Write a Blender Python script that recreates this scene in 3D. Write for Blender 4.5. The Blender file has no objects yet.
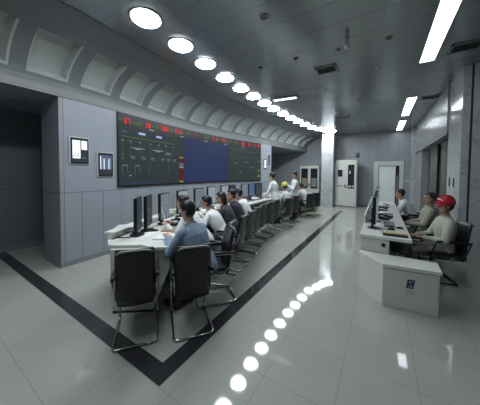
import bpy, bmesh, math, random
from mathutils import Vector as V, Matrix, Quaternion
random.seed(7)
scn = bpy.context.scene
COL = scn.collection
PI = math.pi

# ------------------------------------------------------------------ materials
def _sock(n, name):
    return n.inputs[name]
def mat(name, col, rough=.5, metal=0., spec=.5, emit=None, estr=0., bump=None, ior=None):
    m = bpy.data.materials.new(name); m.use_nodes = True
    b = m.node_tree.nodes['Principled BSDF']
    b.inputs['Base Color'].default_value = (*col, 1)
    b.inputs['Roughness'].default_value = rough
    b.inputs['Metallic'].default_value = metal
    b.inputs['Specular IOR Level'].default_value = spec
    if ior: b.inputs['IOR'].default_value = ior
    if emit:
        b.inputs['Emission Color'].default_value = (*emit, 1)
        b.inputs['Emission Strength'].default_value = estr
    return m
def noisy(m, scale, amt, rough_amt=0., detail=4, stretch=(1, 1, 1)):
    """break the base colour up with a soft noise"""
    nt = m.node_tree; b = nt.nodes['Principled BSDF']
    c = tuple(b.inputs['Base Color'].default_value)[:3]
    tc = nt.nodes.new('ShaderNodeTexCoord'); mp = nt.nodes.new('ShaderNodeMapping')
    mp.inputs['Scale'].default_value = stretch
    n = nt.nodes.new('ShaderNodeTexNoise'); n.inputs['Scale'].default_value = scale; n.inputs['Detail'].default_value = detail
    r = nt.nodes.new('ShaderNodeValToRGB')
    r.color_ramp.elements[0].position = .3; r.color_ramp.elements[1].position = .7
    r.color_ramp.elements[0].color = (*[x * (1 - amt) for x in c], 1)
    r.color_ramp.elements[1].color = (*[min(1, x * (1 + amt)) for x in c], 1)
    nt.links.new(tc.outputs['Object'], mp.inputs['Vector']); nt.links.new(mp.outputs[0], n.inputs['Vector'])
    nt.links.new(n.outputs['Fac'], r.inputs['Fac']); nt.links.new(r.outputs['Color'], b.inputs['Base Color'])
    return m
def seams(m, specs, dark):
    """dark joints: specs = list of (axis, spacing, offset, width, (limit axis, lo, hi) or None) in object space"""
    nt = m.node_tree; b = nt.nodes['Principled BSDF']; L = nt.links
    tc = nt.nodes.new('ShaderNodeTexCoord'); sp = nt.nodes.new('ShaderNodeSeparateXYZ')
    L.new(tc.outputs['Object'], sp.inputs[0])
    def M(op, a, bb=None):
        n = nt.nodes.new('ShaderNodeMath'); n.operation = op
        for i, v in enumerate((a, bb)):
            if v is None: continue
            if isinstance(v, (int, float)): n.inputs[i].default_value = v
            else: L.new(v, n.inputs[i])
        return n.outputs[0]
    total = None
    for ax, sp_, off, w, lim in specs:
        v = sp.outputs['XYZ'.index(ax)]
        d = M('ABSOLUTE', M('SUBTRACT', M('FRACT', M('ADD', M('DIVIDE', M('SUBTRACT', v, off), sp_), .5)), .5))
        f = M('LESS_THAN', d, w / 2 / sp_)
        if lim:
            u = sp.outputs['XYZ'.index(lim[0])]
            f = M('MULTIPLY', f, M('MULTIPLY', M('GREATER_THAN', u, lim[1]), M('LESS_THAN', u, lim[2])))
        total = f if total is None else M('MAXIMUM', total, f)
    mx = nt.nodes.new('ShaderNodeMix'); mx.data_type = 'RGBA'
    L.new(total, mx.inputs['Factor'])
    src = b.inputs['Base Color']
    if src.is_linked: L.new(src.links[0].from_socket, mx.inputs['A'])
    else: mx.inputs['A'].default_value = src.default_value
    mx.inputs['B'].default_value = (*dark, 1)
    L.new(mx.outputs['Result'], src)
    return m
def marble(name, base, vein, rough=.12):
    m = mat(name, base, rough)
    nt = m.node_tree; b = nt.nodes['Principled BSDF']; L = nt.links
    tc = nt.nodes.new('ShaderNodeTexCoord')
    n = nt.nodes.new('ShaderNodeTexNoise'); n.inputs['Scale'].default_value = 1.3; n.inputs['Detail'].default_value = 7; n.inputs['Distortion'].default_value = 1.6
    r = nt.nodes.new('ShaderNodeValToRGB')
    e = r.color_ramp.elements
    e[0].position = .47; e[0].color = (*base, 1); e[1].position = .53; e[1].color = (*base, 1)
    x = e.new(.5); x.color = (*vein, 1)
    L.new(tc.outputs['Object'], n.inputs['Vector']); L.new(n.outputs['Fac'], r.inputs['Fac']); L.new(r.outputs['Color'], b.inputs['Base Color'])
    return m
def emat(name, col, s):
    return mat(name, (0.006, 0.006, 0.006), .5, spec=.12, emit=col, estr=s)

M = {}
M['floor'] = seams(noisy(mat('polished_tile', (.345, .355, .325), .05, ior=1.52), 2.2, .04),
                   [('X', .535, -.245, .004, None), ('Y', .535, .55, .004, None)], (.22, .22, .205))
M['border'] = noisy(mat('dark_granite', (.030, .031, .035), .12), 200, .25)
M['ceil'] = seams(noisy(mat('ceiling_metal', (.29, .315, .325), .20, metal=.45, spec=.6), .8, .06, stretch=(1, .3, 1)), [('Y', .445, 2.1, .010, None)], (.14, .15, .155))
M['ceilseam'] = mat('ceiling_joint', (.12, .13, .135), .5)
M['cove'] = noisy(mat('cove_metal', (.165, .18, .182), .38), .9, .05)
M['recess'] = noisy(mat('recess_panel', (.40, .425, .415), .45), 2, .05)
M['fascia'] = mat('fascia_metal', (.135, .146, .152), .35)
M['panel'] = seams(noisy(mat('blue_grey_panel', (.27, .297, .338), .34), .7, .04),
                   [('Z', 20, 1.31, .012, None), ('Y', .388, 1.896, .010, ('Z', -1, 1.31))], (.09, .1, .12))
M['sidepanel'] = seams(mat('side_panel', (.26, .275, .31), .45), [('Z', 20, 1.31, .012, None)], (.06, .065, .08))
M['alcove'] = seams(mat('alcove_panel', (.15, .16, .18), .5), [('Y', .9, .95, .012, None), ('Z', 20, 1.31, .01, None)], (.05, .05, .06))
M['backwall'] = seams(noisy(mat('back_wall_panel', (.30, .32, .345), .35), 1, .04),
                      [('X', .42, -1.0, .012, None), ('Z', 20, 2.62, .012, None)], (.16, .17, .19))
M['wall'] = mat('painted_wall', (.30, .31, .31), .6)
M['base'] = mat('baseboard_metal', (.2, .21, .22), .3)
M['marble'] = marble('white_marble', (.45, .47, .49), (.31, .335, .355), .2)
M['marble2'] = marble('grey_marble', (.46, .48, .49), (.34, .36, .37), .12)
M['joint'] = mat('dark_joint', (.02, .02, .022), .5)
M['white'] = noisy(mat('white_laminate', (.66, .68, .65), .3), 3, .02)
M['cream'] = noisy(mat('cream_laminate', (.60, .61, .55), .4), 3, .02)
M['creamdark'] = mat('laminate_edge', (.34, .34, .29), .5)
M['yellowish'] = noisy(mat('maple_panel', (.38, .36, .24), .45), 4, .06)
M['black'] = mat('black_plastic', (.010, .010, .012), .38, spec=.35)
M['leather'] = noisy(mat('black_leather', (.010, .010, .013), .38, spec=.45), 30, .25)
M['mesh'] = mat('dark_fabric', (.02, .021, .025), .8)
M['chrome'] = mat('dull_chrome', (.42, .43, .44), .22, metal=1.)
M['grey'] = mat('grey_plastic', (.22, .23, .24), .45)
M['lgrey'] = mat('pale_plastic', (.56, .58, .60), .4)
M['paper'] = mat('paper', (.75, .76, .74), .8)
M['brown'] = mat('kraft_board', (.27, .21, .14), .7)
M['yellow'] = mat('yellow_paper', (.62, .58, .30), .7)
M['blue'] = mat('blue_card', (.08, .12, .3), .6)
M['glass'] = mat('dark_glass', (.02, .025, .03), .05)
M['curtain'] = noisy(mat('curtain_cloth', (.13, .15, .14), .85), 6, .1, stretch=(1, 1, .05))
M['shutter'] = seams(mat('shutter_slats', (.34, .35, .34), .25, spec=.6), [('Z', .085, 2.9, .014, None)], (.17, .175, .17))
M['steel'] = mat('cabinet_steel', (.56, .58, .54), .35)
M['doorleaf'] = mat('door_leaf', (.74, .80, .79), .4)
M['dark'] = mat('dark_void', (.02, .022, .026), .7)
M['ring'] = mat('lamp_ring', (.20, .21, .24), .3, metal=.7)
M['disc'] = emat('lamp_diffuser', (.86, .93, .97), 40)
M['tube'] = emat('strip_diffuser', (.86, .94, 1.0), 6)
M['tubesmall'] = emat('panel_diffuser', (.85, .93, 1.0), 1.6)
# screens
M['scr_dark'] = emat('screen_slate', (.045, .064, .070), .36)
M['scr_dark2'] = emat('screen_slate_far', (.045, .062, .062), .42)
M['scr_blue'] = emat('screen_blue', (.040, .066, .20), .31)
M['s_green'] = emat('sig_green', (.12, .34, .10), .45)
M['s_gdim'] = emat('sig_green_dim', (.07, .34, .04), .55)
M['s_white'] = emat('sig_white', (.42, .52, .58), .45)
M['s_grey'] = emat('sig_grey', (.16, .20, .21), .45)
M['s_pale'] = emat('sig_pale', (.45, .60, .85), .6)
M['s_navy'] = emat('sig_navy', (.05, .08, .20), .4)
M['s_red'] = emat('sig_red', (.16, .012, .018), .36)
M['s_yel'] = emat('sig_yellow', (.36, .32, .05), .5)
M['led'] = emat('led_red', (1.0, .03, .03), .55)
M['mon_white'] = emat('monitor_white', (.33, .38, .42), .6)
M['mon_pale'] = emat('monitor_pale', (.20, .25, .29), .55)
M['mon_blue'] = emat('monitor_blue', (.10, .15, .30), .5)
M['mon_dark'] = emat('monitor_dim', (.045, .055, .065), .5)
M['mon_bright'] = emat('monitor_bright', (.8, .88, 1.), 1.0)
M['logo'] = mat('logo_blue', (.012, .014, .09), .4)
M['logow'] = mat('logo_white', (.45, .47, .6), .4)
M['ink'] = mat('grey_ink', (.14, .14, .15), .6)
# people
M['skin'] = noisy(mat('skin', (.42, .25, .18), .5), 12, .08)
M['hair'] = noisy(mat('black_hair', (.012, .011, .012), .45), 60, .4, stretch=(1, 1, .2))
M['hairred'] = noisy(mat('dark_red_hair', (.035, .014, .016), .45), 60, .4, stretch=(1, 1, .2))
M['eye'] = mat('eye_dark', (.02, .015, .012), .2)
M['lip'] = mat('lip', (.30, .12, .10), .5)
M['c_blue'] = noisy(mat('denim_blue_cloth', (.19, .26, .36), .85), 9, .15)
M['c_white'] = noisy(mat('white_cloth', (.66, .69, .70), .85), 9, .06)
M['c_cream'] = noisy(mat('stone_cloth', (.42, .43, .37), .85), 9, .08)
M['c_khaki'] = noisy(mat('khaki_cloth', (.33, .32, .26), .85), 9, .12)
M['c_char'] = noisy(mat('charcoal_cloth', (.035, .037, .045), .85), 9, .2)
M['c_navy'] = noisy(mat('navy_cloth', (.022, .024, .04), .85), 9, .2)
M['c_trous'] = noisy(mat('dark_trousers', (.022, .024, .03), .85), 9, .2)
M['c_gtrous'] = noisy(mat('grey_green_trousers', (.20, .20, .165), .85), 9, .1)
M['shoe'] = mat('shoe_leather', (.012, .012, .012), .4)
M['hred'] = mat('helmet_red', (.42, .018, .028), .22)
M['hyel'] = mat('helmet_yellow', (.50, .52, .10), .3)

# ------------------------------------------------------------------ mesh helpers
def box(bm, lo, hi, mi=0, rot=None):
    lo = V(lo); hi = V(hi)
    vs = [bm.verts.new((x, y, z)) for x in (lo.x, hi.x) for y in (lo.y, hi.y) for z in (lo.z, hi.z)]
    fs = [(0, 1, 3, 2), (4, 6, 7, 5), (0, 4, 5, 1), (2, 3, 7, 6), (0, 2, 6, 4), (1, 5, 7, 3)]
    out = []
    for f in fs:
        fc = bm.faces.new([vs[i] for i in f]); fc.material_index = mi; out.append(fc)
    if rot is not None:
        for v in vs: v.co = rot @ v.co
    return vs
def prism(bm, poly, z0, z1, mi=0):
    a = [bm.verts.new((x, y, z0)) for x, y in poly]; b = [bm.verts.new((x, y, z1)) for x, y in poly]
    n = len(poly)
    fs = [bm.faces.new(list(reversed(a))), bm.faces.new(b)]
    for i in range(n): fs.append(bm.faces.new((a[i], a[(i + 1) % n], b[(i + 1) % n], b[i])))
    for f in fs: f.material_index = mi
    return a + b
def quad(bm, pts, mi=0):
    f = bm.faces.new([bm.verts.new(p) for p in pts]); f.material_index = mi; return f
def frame_of(d):
    d = d.normalized(); a = V((0, 0, 1)) if abs(d.z) < .9 else V((1, 0, 0))
    s = d.cross(a).normalized(); return s, s.cross(d).normalized()
def tube(bm, pts, r, n=8, mi=0, closed=False):
    pts = [V(p) for p in pts]; rs = r if isinstance(r, (list, tuple)) else [r] * len(pts)
    rings = []; s = None
    for i, p in enumerate(pts):
        if closed: d = pts[(i + 1) % len(pts)] - pts[i - 1]
        else: d = pts[min(i + 1, len(pts) - 1)] - pts[max(i - 1, 0)]
        d.normalize()
        if s is None: s, u = frame_of(d)
        else:
            s = (s - d * s.dot(d)).normalized(); u = s.cross(d).normalized()
        rings.append([bm.verts.new(p + (s * math.cos(t) + u * math.sin(t)) * rs[i]) for t in [2 * PI * k / n for k in range(n)]])
    m = len(rings)
    for i in range(m if closed else m - 1):
        A, B = rings[i], rings[(i + 1) % m]
        for k in range(n): bm.faces.new((A[k], A[(k + 1) % n], B[(k + 1) % n], B[k])).material_index = mi
    if not closed:
        bm.faces.new(list(reversed(rings[0]))).material_index = mi; bm.faces.new(rings[-1]).material_index = mi
def rounded(pts, rad, k=4):
    pts = [V(p) for p in pts]; out = [pts[0]]
    for i in range(1, len(pts) - 1):
        a, b, c = pts[i - 1], pts[i], pts[i + 1]
        r = min(rad, (a - b).length * .45, (c - b).length * .45)
        p = b + (a - b).normalized() * r; q = b + (c - b).normalized() * r
        for j in range(k + 1):
            t = j / k; out.append(p * (1 - t) ** 2 + b * 2 * t * (1 - t) + q * t * t)
    out.append(pts[-1]); return out
def loft(bm, secs, n=16, mi=0):
    """secs: (centre, side axis, fwd axis, half width, half depth)"""
    rings = []
    for c, s, f, b, a in secs:
        rings.append([bm.verts.new(V(c) + V(s) * b * math.cos(t) + V(f) * a * math.sin(t)) for t in [2 * PI * k / n for k in range(n)]])
    for A, B in zip(rings, rings[1:]):
        for k in range(n): bm.faces.new((A[k], A[(k + 1) % n], B[(k + 1) % n], B[k])).material_index = mi
    bm.faces.new(list(reversed(rings[0]))).material_index = mi; bm.faces.new(rings[-1]).material_index = mi
    return rings
def lathe(bm, prof, n=24, c=(0, 0, 0), mi=0, cap=True):
    rings = [[bm.verts.new((c[0] + r * math.cos(2 * PI * k / n), c[1] + r * math.sin(2 * PI * k / n), c[2] + z)) for k in range(n)] for r, z in prof]
    for A, B in zip(rings, rings[1:]):
        for k in range(n): bm.faces.new((A[k], A[(k + 1) % n], B[(k + 1) % n], B[k])).material_index = mi
    if cap:
        bm.faces.new(list(reversed(rings[0]))).material_index = mi; bm.faces.new(rings[-1]).material_index = mi
def obj(name, bm, mats, parent=None, smooth=False, bevel=0, kind=None, loc=None, rz=None, sub=0):
    bmesh.ops.recalc_face_normals(bm, faces=bm.faces)
    me = bpy.data.meshes.new(name); bm.to_mesh(me); bm.free()
    for m in (mats if isinstance(mats, (list, tuple)) else [mats]): me.materials.append(m)
    if smooth: me.polygons.foreach_set('use_smooth', [True] * len(me.polygons))
    o = bpy.data.objects.new(name, me); COL.objects.link(o)
    if parent: o.parent = parent
    if loc is not None: o.location = loc
    if rz is not None: o.rotation_euler = (0, 0, rz)
    if bevel:
        b = o.modifiers.new('bevel', 'BEVEL'); b.width = bevel; b.segments = 2; b.limit_method = 'ANGLE'; b.angle_limit = .6
    if sub:
        s = o.modifiers.new('sub', 'SUBSURF'); s.levels = sub; s.render_levels = sub
    if kind: o['kind'] = kind
    return o
def thing(name, label, cat, loc=(0, 0, 0), rz=0., group=None):
    o = bpy.data.objects.new(name, None); COL.objects.link(o)
    o.location = loc; o.rotation_euler = (0, 0, rz); o['label'] = label; o['category'] = cat
    if group: o['group'] = group
    o.empty_display_size = .1
    return o
def tag(o, label, cat, group=None):
    o['label'] = label; o['category'] = cat
    if group: o['group'] = group
    return o
def dup(root, loc, rz, label, group=None):
    r = root.copy(); COL.objects.link(r); r.location = loc; r.rotation_euler = (0, 0, rz); r['label'] = label
    if group: r['group'] = group
    for ch in list(root.children):
        c = ch.copy(); COL.objects.link(c); c.parent = r
        for g in list(ch.children):
            d = g.copy(); COL.objects.link(d); d.parent = c
    return r
NB = bmesh.new
ORD = ['first', 'second', 'third', 'fourth', 'fifth', 'sixth', 'seventh', 'eighth', 'ninth', 'tenth', 'eleventh', 'twelfth',
       'thirteenth', 'fourteenth', 'fifteenth', 'sixteenth', 'seventeenth', 'eighteenth', 'nineteenth', 'twentieth']

# ------------------------------------------------------------------ layout curves
WK = [(-4, -4.58), (-2, -4.62), (.9, -4.66), (1.62, -4.67), (2.6, -4.73), (3.76, -4.85), (4.9, -4.905), (6.25, -4.84), (7.4, -4.68), (8.5, -4.43),
      (9.5, -4.30), (10.5, -4.17), (12, -3.95), (13.3, -3.75)]
def wx(y):
    """x of the curved video wall / cove at y"""
    k = WK
    for i in range(len(k) - 1):
        if y <= k[i + 1][0] or i == len(k) - 2:
            (y0, x0), (y1, x1) = k[i], k[i + 1]
            m0 = (x1 - k[i - 1][1]) / (y1 - k[i - 1][0]) if i > 0 else (x1 - x0) / (y1 - y0)
            m1 = (k[i + 2][1] - x0) / (k[i + 2][0] - y0) if i < len(k) - 2 else (x1 - x0) / (y1 - y0)
            h = y1 - y0; t = (y - y0) / h
            return (2 * t**3 - 3 * t**2 + 1) * x0 + (t**3 - 2 * t**2 + t) * h * m0 + (-2 * t**3 + 3 * t**2) * x1 + (t**3 - t**2) * h * m1
def wp(y, z, off=0.):
    d = (wx(y + .01) - wx(y - .01)) / .02
    n = V((1, -d, 0)).normalized()
    return V((wx(y), y, z)) + n * off
CX, CY = 6.88, 6.45
def arc(th, R):
    t = math.radians(th); return V((CX - R * math.cos(t), CY + R * math.sin(t), 0))
def outward(th):                      # heading (rz) that looks outwards, to the video wall
    t = math.radians(th); return math.atan2(math.sin(t), -math.cos(t))
HC = 3.80

# ------------------------------------------------------------------ structure
bm = NB(); box(bm, (-6.7, -3.6, -.1), (4.1, 13.4, 0)); obj('floor', bm, M['floor'], kind='structure')
bm = NB()
prism(bm, [(-1.43, 1.09), (-1.43, 11.1), (-1.59, 11.1), (-1.59, 1.25), (-6.6, 1.25), (-6.6, 1.09)], 0.0, .0015)
obj('trim_1', bm, M['border'], kind='structure')
bm = NB(); box(bm, (-6.7, -3.6, HC), (4.1, 13.4, HC + .1)); obj('ceiling', bm, M['ceil'], kind='structure')
# joint in the ceiling that follows the row of round lights
LX = lambda y: 29.0 - math.sqrt(32.03**2 - (y - 5.95)**2)
bm = NB(); ys = [-3 + .5 * i for i in range(32)]
for a, b in zip(ys, ys[1:]):
    quad(bm, [(LX(a) + .46, a, HC - .001), (LX(a) + .475, a, HC - .001), (LX(b) + .475, b, HC - .001), (LX(b) + .46, b, HC - .001)])
obj('trim_2', bm, M['ceilseam'], kind='structure')
# left: the video wall housing
def ribbon(bm, ya, yb, z0, z1, off, n=40, mi=0):
    for i in range(n):
        a = ya + (yb - ya) * i / n; b = ya + (yb - ya) * (i + 1) / n
        quad(bm, [wp(a, z0, off), wp(b, z0, off), wp(b, z1, off), wp(a, z1, off)], mi)
def slabcurve(bm, ya, yb, z0, z1, o0, o1, n=40, mi=0):
    ys = [ya + (yb - ya) * i / n for i in range(n + 1)]
    f = [wp(y, 0, o1) for y in ys]; r = [wp(y, 0, o0) for y in reversed(ys)]
    prism_strip(bm, ys, z0, z1, o0, o1, mi)
def prism_strip(bm, ys, z0, z1, o0, o1, mi=0):
    R = [[bm.verts.new(wp(y, z, o)) for o, z in ((o0, z0), (o1, z0), (o1, z1), (o0, z1))] for y in ys]
    for A, B in zip(R, R[1:]):
        for k in range(4): bm.faces.new((A[k], A[(k + 1) % 4], B[(k + 1) % 4], B[k])).material_index = mi
    bm.faces.new(list(reversed(R[0]))).material_index = mi; bm.faces.new(R[-1]).material_index = mi
bm = NB()
slabcurve(bm, 1.625, 9.45, 0, 3.0, -.06, 0)
obj('wall_left', bm, M['panel'], kind='structure')
bm = NB(); box(bm, (-5.47, 1.56, 0), (-4.675, 1.622, 3.0)); box(bm, (-5.47, 1.62, 0), (-5.41, 9.4, 3.0)); box(bm, (-5.47, 9.40, 0), (wx(9.4) - .02, 9.45, 3.0))
obj('wall_side', bm, M['sidepanel'], kind='structure')
bm = NB(); slabcurve(bm, 1.60, 9.45, 0, .09, -.02, .012); box(bm, (-5.482, 1.548, 0), (-4.66, 1.561, .09))
obj('baseboard_left', bm, M['base'], kind='structure')
# alcove behind it
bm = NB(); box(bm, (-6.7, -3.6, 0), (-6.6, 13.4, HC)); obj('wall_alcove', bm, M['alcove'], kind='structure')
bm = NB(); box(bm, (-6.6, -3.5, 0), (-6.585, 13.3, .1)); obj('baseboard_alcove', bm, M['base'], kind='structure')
bm = NB()
prism_strip(bm, [-3.5 + .4 * i for i in range(43)], 2.985, 3.06, -2.6, -.05)
o = obj('ceiling_alcove', bm, M['sidepanel'], kind='structure')
# cove (soffit) with its recessed panels
A_, B_, Z0 = 1.25, .70, 3.09
def cove(y, phi, dep=0.):
    return wp(y, Z0 + B_ * math.sin(phi) + dep * math.sin(phi) * .9, A_ - A_ * math.cos(phi) - dep * math.cos(phi))
bays = [1.66 + .737 * k for k in range(-6, 16)]
PH0, PH1 = .26, 1.02
phs = [PH0 + (PH1 - PH0) * i / 8 for i in range(9)]
bm = NB()
def cq(y0, y1, p0, p1, dep=0., mi=0): quad(bm, [cove(y0, p0, dep), cove(y1, p0, dep), cove(y1, p1, dep), cove(y0, p1, dep)], mi)
yedge = -3.5
bandlow = [0, .13, PH0]; bandhigh = [PH1, 1.15, 1.3, 1.45, PI / 2]
for y1 in bays + [None]:
    ye = (y1 - .51) if y1 else 13.3
    if ye > yedge:
        ps = bandlow + phs[1:] + bandhigh[1:]
        for a, b in zip(ps, ps[1:]): cq(yedge, ye, a, b)
    if y1:
        ym = ye + .255
        for a, b in list(zip(bandlow, bandlow[1:])) + list(zip(bandhigh, bandhigh[1:])):
            cq(ye, ym, a, b); cq(ym, y1, a, b)
        yedge = y1
# fascia lip
prism_strip(bm, [-3.5 + .3 * i for i in range(57)], 2.965, Z0 + .005, -.05, .012, 1)
bmesh.ops.remove_doubles(bm, verts=bm.verts, dist=.0005)
cv = obj('trim_3', bm, [M['cove'], M['fascia']], kind='structure', smooth=False)
DEP = .11
for y1 in bays:
    y0 = y1 - .51
    bm = NB()
    def grid(fn, us, vs, mi):
        g = [[bm.verts.new(fn(u, v)) for v in vs] for u in us]
        for i in range(len(us) - 1):
            for j in range(len(vs) - 1): bm.faces.new((g[i][j], g[i + 1][j], g[i + 1][j + 1], g[i][j + 1])).material_index = mi
    iy0, iy1 = y0 + .045, y1 - .045
    ip = [PH0 + .05 + (PH1 - PH0 - .09) * i / 8 for i in range(9)]
    grid(lambda u, v: cove(u, v, DEP), [iy0, (iy0 + iy1) / 2, iy1], ip, 0)
    for (ya, yb) in ((y0, iy0), (y1, iy1)):        # sloping side walls of the recess
        for k in range(8):
            quad(bm, [cove(ya, phs[k]), cove(ya, phs[k + 1]), cove(yb, ip[k + 1], DEP), cove(yb, ip[k], DEP)], 0)
    for pa, pb in ((PH0, ip[0]), (PH1, ip[-1])):
        quad(bm, [cove(y0, pa), cove(y1, pa), cove(iy1, pb, DEP), cove(iy0, pb, DEP)], 0)
    for ya in (y1,):                               # pale raised strip on one side, standing in for the lit ledge
        s = .03 if ya == y1 else -.03
        for k in range(8):
            quad(bm, [cove(ya, phs[k], -.006), cove(ya, phs[k + 1], -.006), cove(ya + s, phs[k + 1], -.006), cove(ya + s, phs[k], -.006)], 0)
    quad(bm, [cove(y0, PH0, -.006), cove(y1 + .03, PH0, -.006), cove(y1 + .03, PH0 - .055, -.006), cove(y0, PH0 - .055, -.006)], 0)  # lower pale strip, the same lit ledge drawn in
    obj('recess_panel', bm, M['recess'], parent=cv)
# back wall, door, far pillar, right side
bm = NB(); box(bm, (-6.6, 13.3, 0), (-.12, 13.4, HC)); box(bm, (.74, 13.3, 0), (4.1, 13.4, HC)); box(bm, (-.12, 13.3, 2.12), (.74, 13.4, HC))
obj('wall_back', bm, M['backwall'], kind='structure')
bm = NB(); box(bm, (-6.6, 13.285, 0), (-.36, 13.3, .1)); box(bm, (.93, 13.285, 0), (1.3, 13.3, .1)); obj('baseboard_back', bm, M['base'], kind='structure')
dr = thing('door_1', 'white door standing ajar in a wide pale frame in the back wall', 'door', (.31, 13.3, 0)); dr['kind'] = 'structure'
bm = NB()
box(bm, (-.64, -.04, 0), (-.43, .0, 2.34)); box(bm, (.43, -.04, 0), (.60, .0, 2.34)); box(bm, (-.43, -.04, 2.12), (.43, 0, 2.34))
obj('door_frame', bm, M['steel'], parent=dr, bevel=.008)
bm = NB(); box(bm, (-.42, .02, .02), (.28, .065, 2.10)); lf = obj('door_leaf', bm, M['doorleaf'], parent=dr, bevel=.005)
bm = NB(); tube(bm, [(.22, .02, 1.0), (.22, -.03, 1.0), (.12, -.03, 1.0)], .011); obj('door_handle', bm, M['chrome'], parent=lf)
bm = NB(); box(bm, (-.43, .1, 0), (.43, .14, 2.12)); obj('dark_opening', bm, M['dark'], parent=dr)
bm = NB(); box(bm, (.33, .07, .2), (.39, .09, 1.65)); obj('push_plate', bm, M['grey'], parent=dr)
pl = NB(); box(pl, (-2.62, 11.95, 0), (-2.06, 12.42, HC)); obj('pillar_far', pl, M['marble'], kind='structure')
bm = NB(); box(bm, (1.3, 6.0, 0), (1.75, 7.0, HC)); obj('pillar_near', bm, M['marble2'], kind='structure')
bm = NB(); box(bm, (1.415, 5.985, 0), (1.445, 5.999, HC)); obj('trim_4', bm, M['joint'], kind='structure')
bm = NB(); box(bm, (1.445, 5.97, 0), (4.1, 6.1, HC)); obj('wall_recess', bm, M['marble2'], kind='structure')
bm = NB()
box(bm, (1.3, 11.0, 0), (1.75, 13.3, HC)); box(bm, (1.36, 7.0, 2.62), (1.75, 11.0, HC)); box(bm, (1.36, 7.0, 0), (1.75, 11.0, .12))
obj('wall_right', bm, M['wall'], kind='structure')
bm = NB(); box(bm, (1.14, 12.75, 0), (1.3, 13.3, HC)); obj('pillar_corner', bm, M['marble'], kind='structure')
wn = thing('window_1', 'dark window behind the grey-green curtains', 'window', (1.5, 9, 0)); wn['kind'] = 'structure'
bm = NB(); box(bm, (.16, -2, .12), (.18, 2, 2.62)); obj('window_glass', bm, M['glass'], parent=wn)
for y in (-1.98, -.66, .66, 1.98):
    bm = NB(); box(bm, (-.02, y - .04, .12), (.10, y + .04, 2.62)); obj('mullion', bm, M['grey'], parent=wn)
# curtains
def curtain(y0, y1, label):
    bm = NB(); n = 60; prev = None
    for i in range(n + 1):
        y = y0 + (y1 - y0) * i / n; x = 1.43 + .022 * math.sin(i * .85) + .01 * math.sin(i * 2.3)
        a, b = bm.verts.new((x, y, .14)), bm.verts.new((x, y, 2.6))
        if prev: bm.faces.new((prev[0], a, b, prev[1]))
        prev = (a, b)
    o = obj('curtain', bm, M['curtain'], smooth=True)
    s = o.modifiers.new('sol', 'SOLIDIFY'); s.thickness = .006
    return tag(o, label, 'curtain', 'grey-green curtains under the shutter box')
curtain(7.15, 8.3, 'nearer grey-green curtain beside the marble pillar')
curtain(9.0, 9.9, 'farther grey-green curtain nearer the back corner')
sh = thing('roller_shutter', 'pale slatted roller shutter box above the curtained windows', 'shutter', (1.3, 9.0, 2.62))
bm = NB(); box(bm, (-.035, -1.99, .02), (.055, 3.72, 1.178)); obj('slat_panel', bm, M['shutter'], parent=sh)
bm = NB(); box(bm, (-.045, -1.99, 0), (.05, 3.72, .05)); obj('bottom_rail', bm, M['grey'], parent=sh, bevel=.005)
# room behind the camera
bm = NB(); box(bm, (-6.7, -3.6, 0), (4.1, -3.5, HC)); obj('wall_front', bm, M['wall'], kind='structure')
bm = NB(); box(bm, (4.0, -3.5, 0), (4.1, 6.0, HC)); obj('wall_east', bm, M['wall'], kind='structure')

# ------------------------------------------------------------------ lamps
def disc_light(n):
    bm = NB(); lathe(bm, [(.18, 0), (.205, 0), (.214, -.006), (.208, -.012), (.192, -.014)], 32, cap=False)
    return bm
proto = None
ly = [-.13, .56, 1.24] + [1.929, 2.631, 3.317, 4.027, 4.733, 5.413, 6.098, 6.767, 7.487, 8.229, 8.907, 9.617, 10.36, 10.92, 11.38, 11.72]  # leading three sit out of view, added to light the foreground
LAST = {10.92: -2.52, 11.38: -2.335, 11.72: -2.11}
for i, y in enumerate(ly):
    k = i - 3
    if k == -3: lab = 'round ceiling light farthest behind the viewpoint in the curved row'
    elif k < 0: lab = ['round ceiling light two places before the first visible one', 'round ceiling light just before the first visible one'][k + 2]
    elif k == 15: lab = 'last round ceiling light of the curved row, beside the white pillar'
    else: lab = ORD[k] + ' round ceiling light from the near end of the curved row'
    loc = (LAST.get(y, LX(y)), y, HC)
    if proto is None:
        proto = thing('ceiling_light', lab, 'ceiling light', loc, 0, 'round lights in a curved row on the ceiling')
        obj('lamp_ring', disc_light(0), M['ring'], parent=proto, smooth=True)
        bm = NB(); lathe(bm, [(.188, -.006), (.188, -.022), (.178, -.030), (.10, -.033), (.01, -.034)], 32); obj('diffuser', bm, M['disc'], parent=proto, smooth=True)
    else: dup(proto, loc, 0, lab)
strip0 = None
for i, (y0, lab) in enumerate([(-1.33, 'long strip light on the ceiling behind the viewpoint'), (3.17, 'nearest long white strip light over the right-hand desk'),  # first strip is out of view, added for its light
                               (7.67, 'middle strip light on the right half of the ceiling'), (10.75, 'farthest strip light near the back wall')]):
    loc = (.66, y0 + 1.12, HC)
    if strip0 is None:
        strip0 = thing('strip_light', lab, 'strip light', loc, 0, 'strip lights on the right half of the ceiling')
        bm = NB()
        for x in (-1, 1): box(bm, (min(x * .105, x * .122), -1.13, -.02), (max(x * .105, x * .122), 1.13, 0))
        for y in (-1, 1): box(bm, (-.122, min(y * 1.115, y * 1.13), -.02), (.122, max(y * 1.115, y * 1.13), 0))
        obj('housing', bm, M['grey'], parent=strip0)
        bm = NB(); box(bm, (-.104, -1.114, -.012), (.104, 1.114, -.002)); obj('diffuser', bm, M['tube'], parent=strip0)
    else: dup(strip0, loc, 0, lab)
t = thing('panel_light', 'small oblong ceiling lamp beside the middle of the round lights', 'ceiling light', (-2.32, 6.0, HC), .1)  # air vent, not a lamp; its glow mimics light caught on the louvres
bm = NB(); box(bm, (-.36, -.13, -.03), (.36, .13, 0)); obj('housing', bm, M['ring'], parent=t, bevel=.006)
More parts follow.
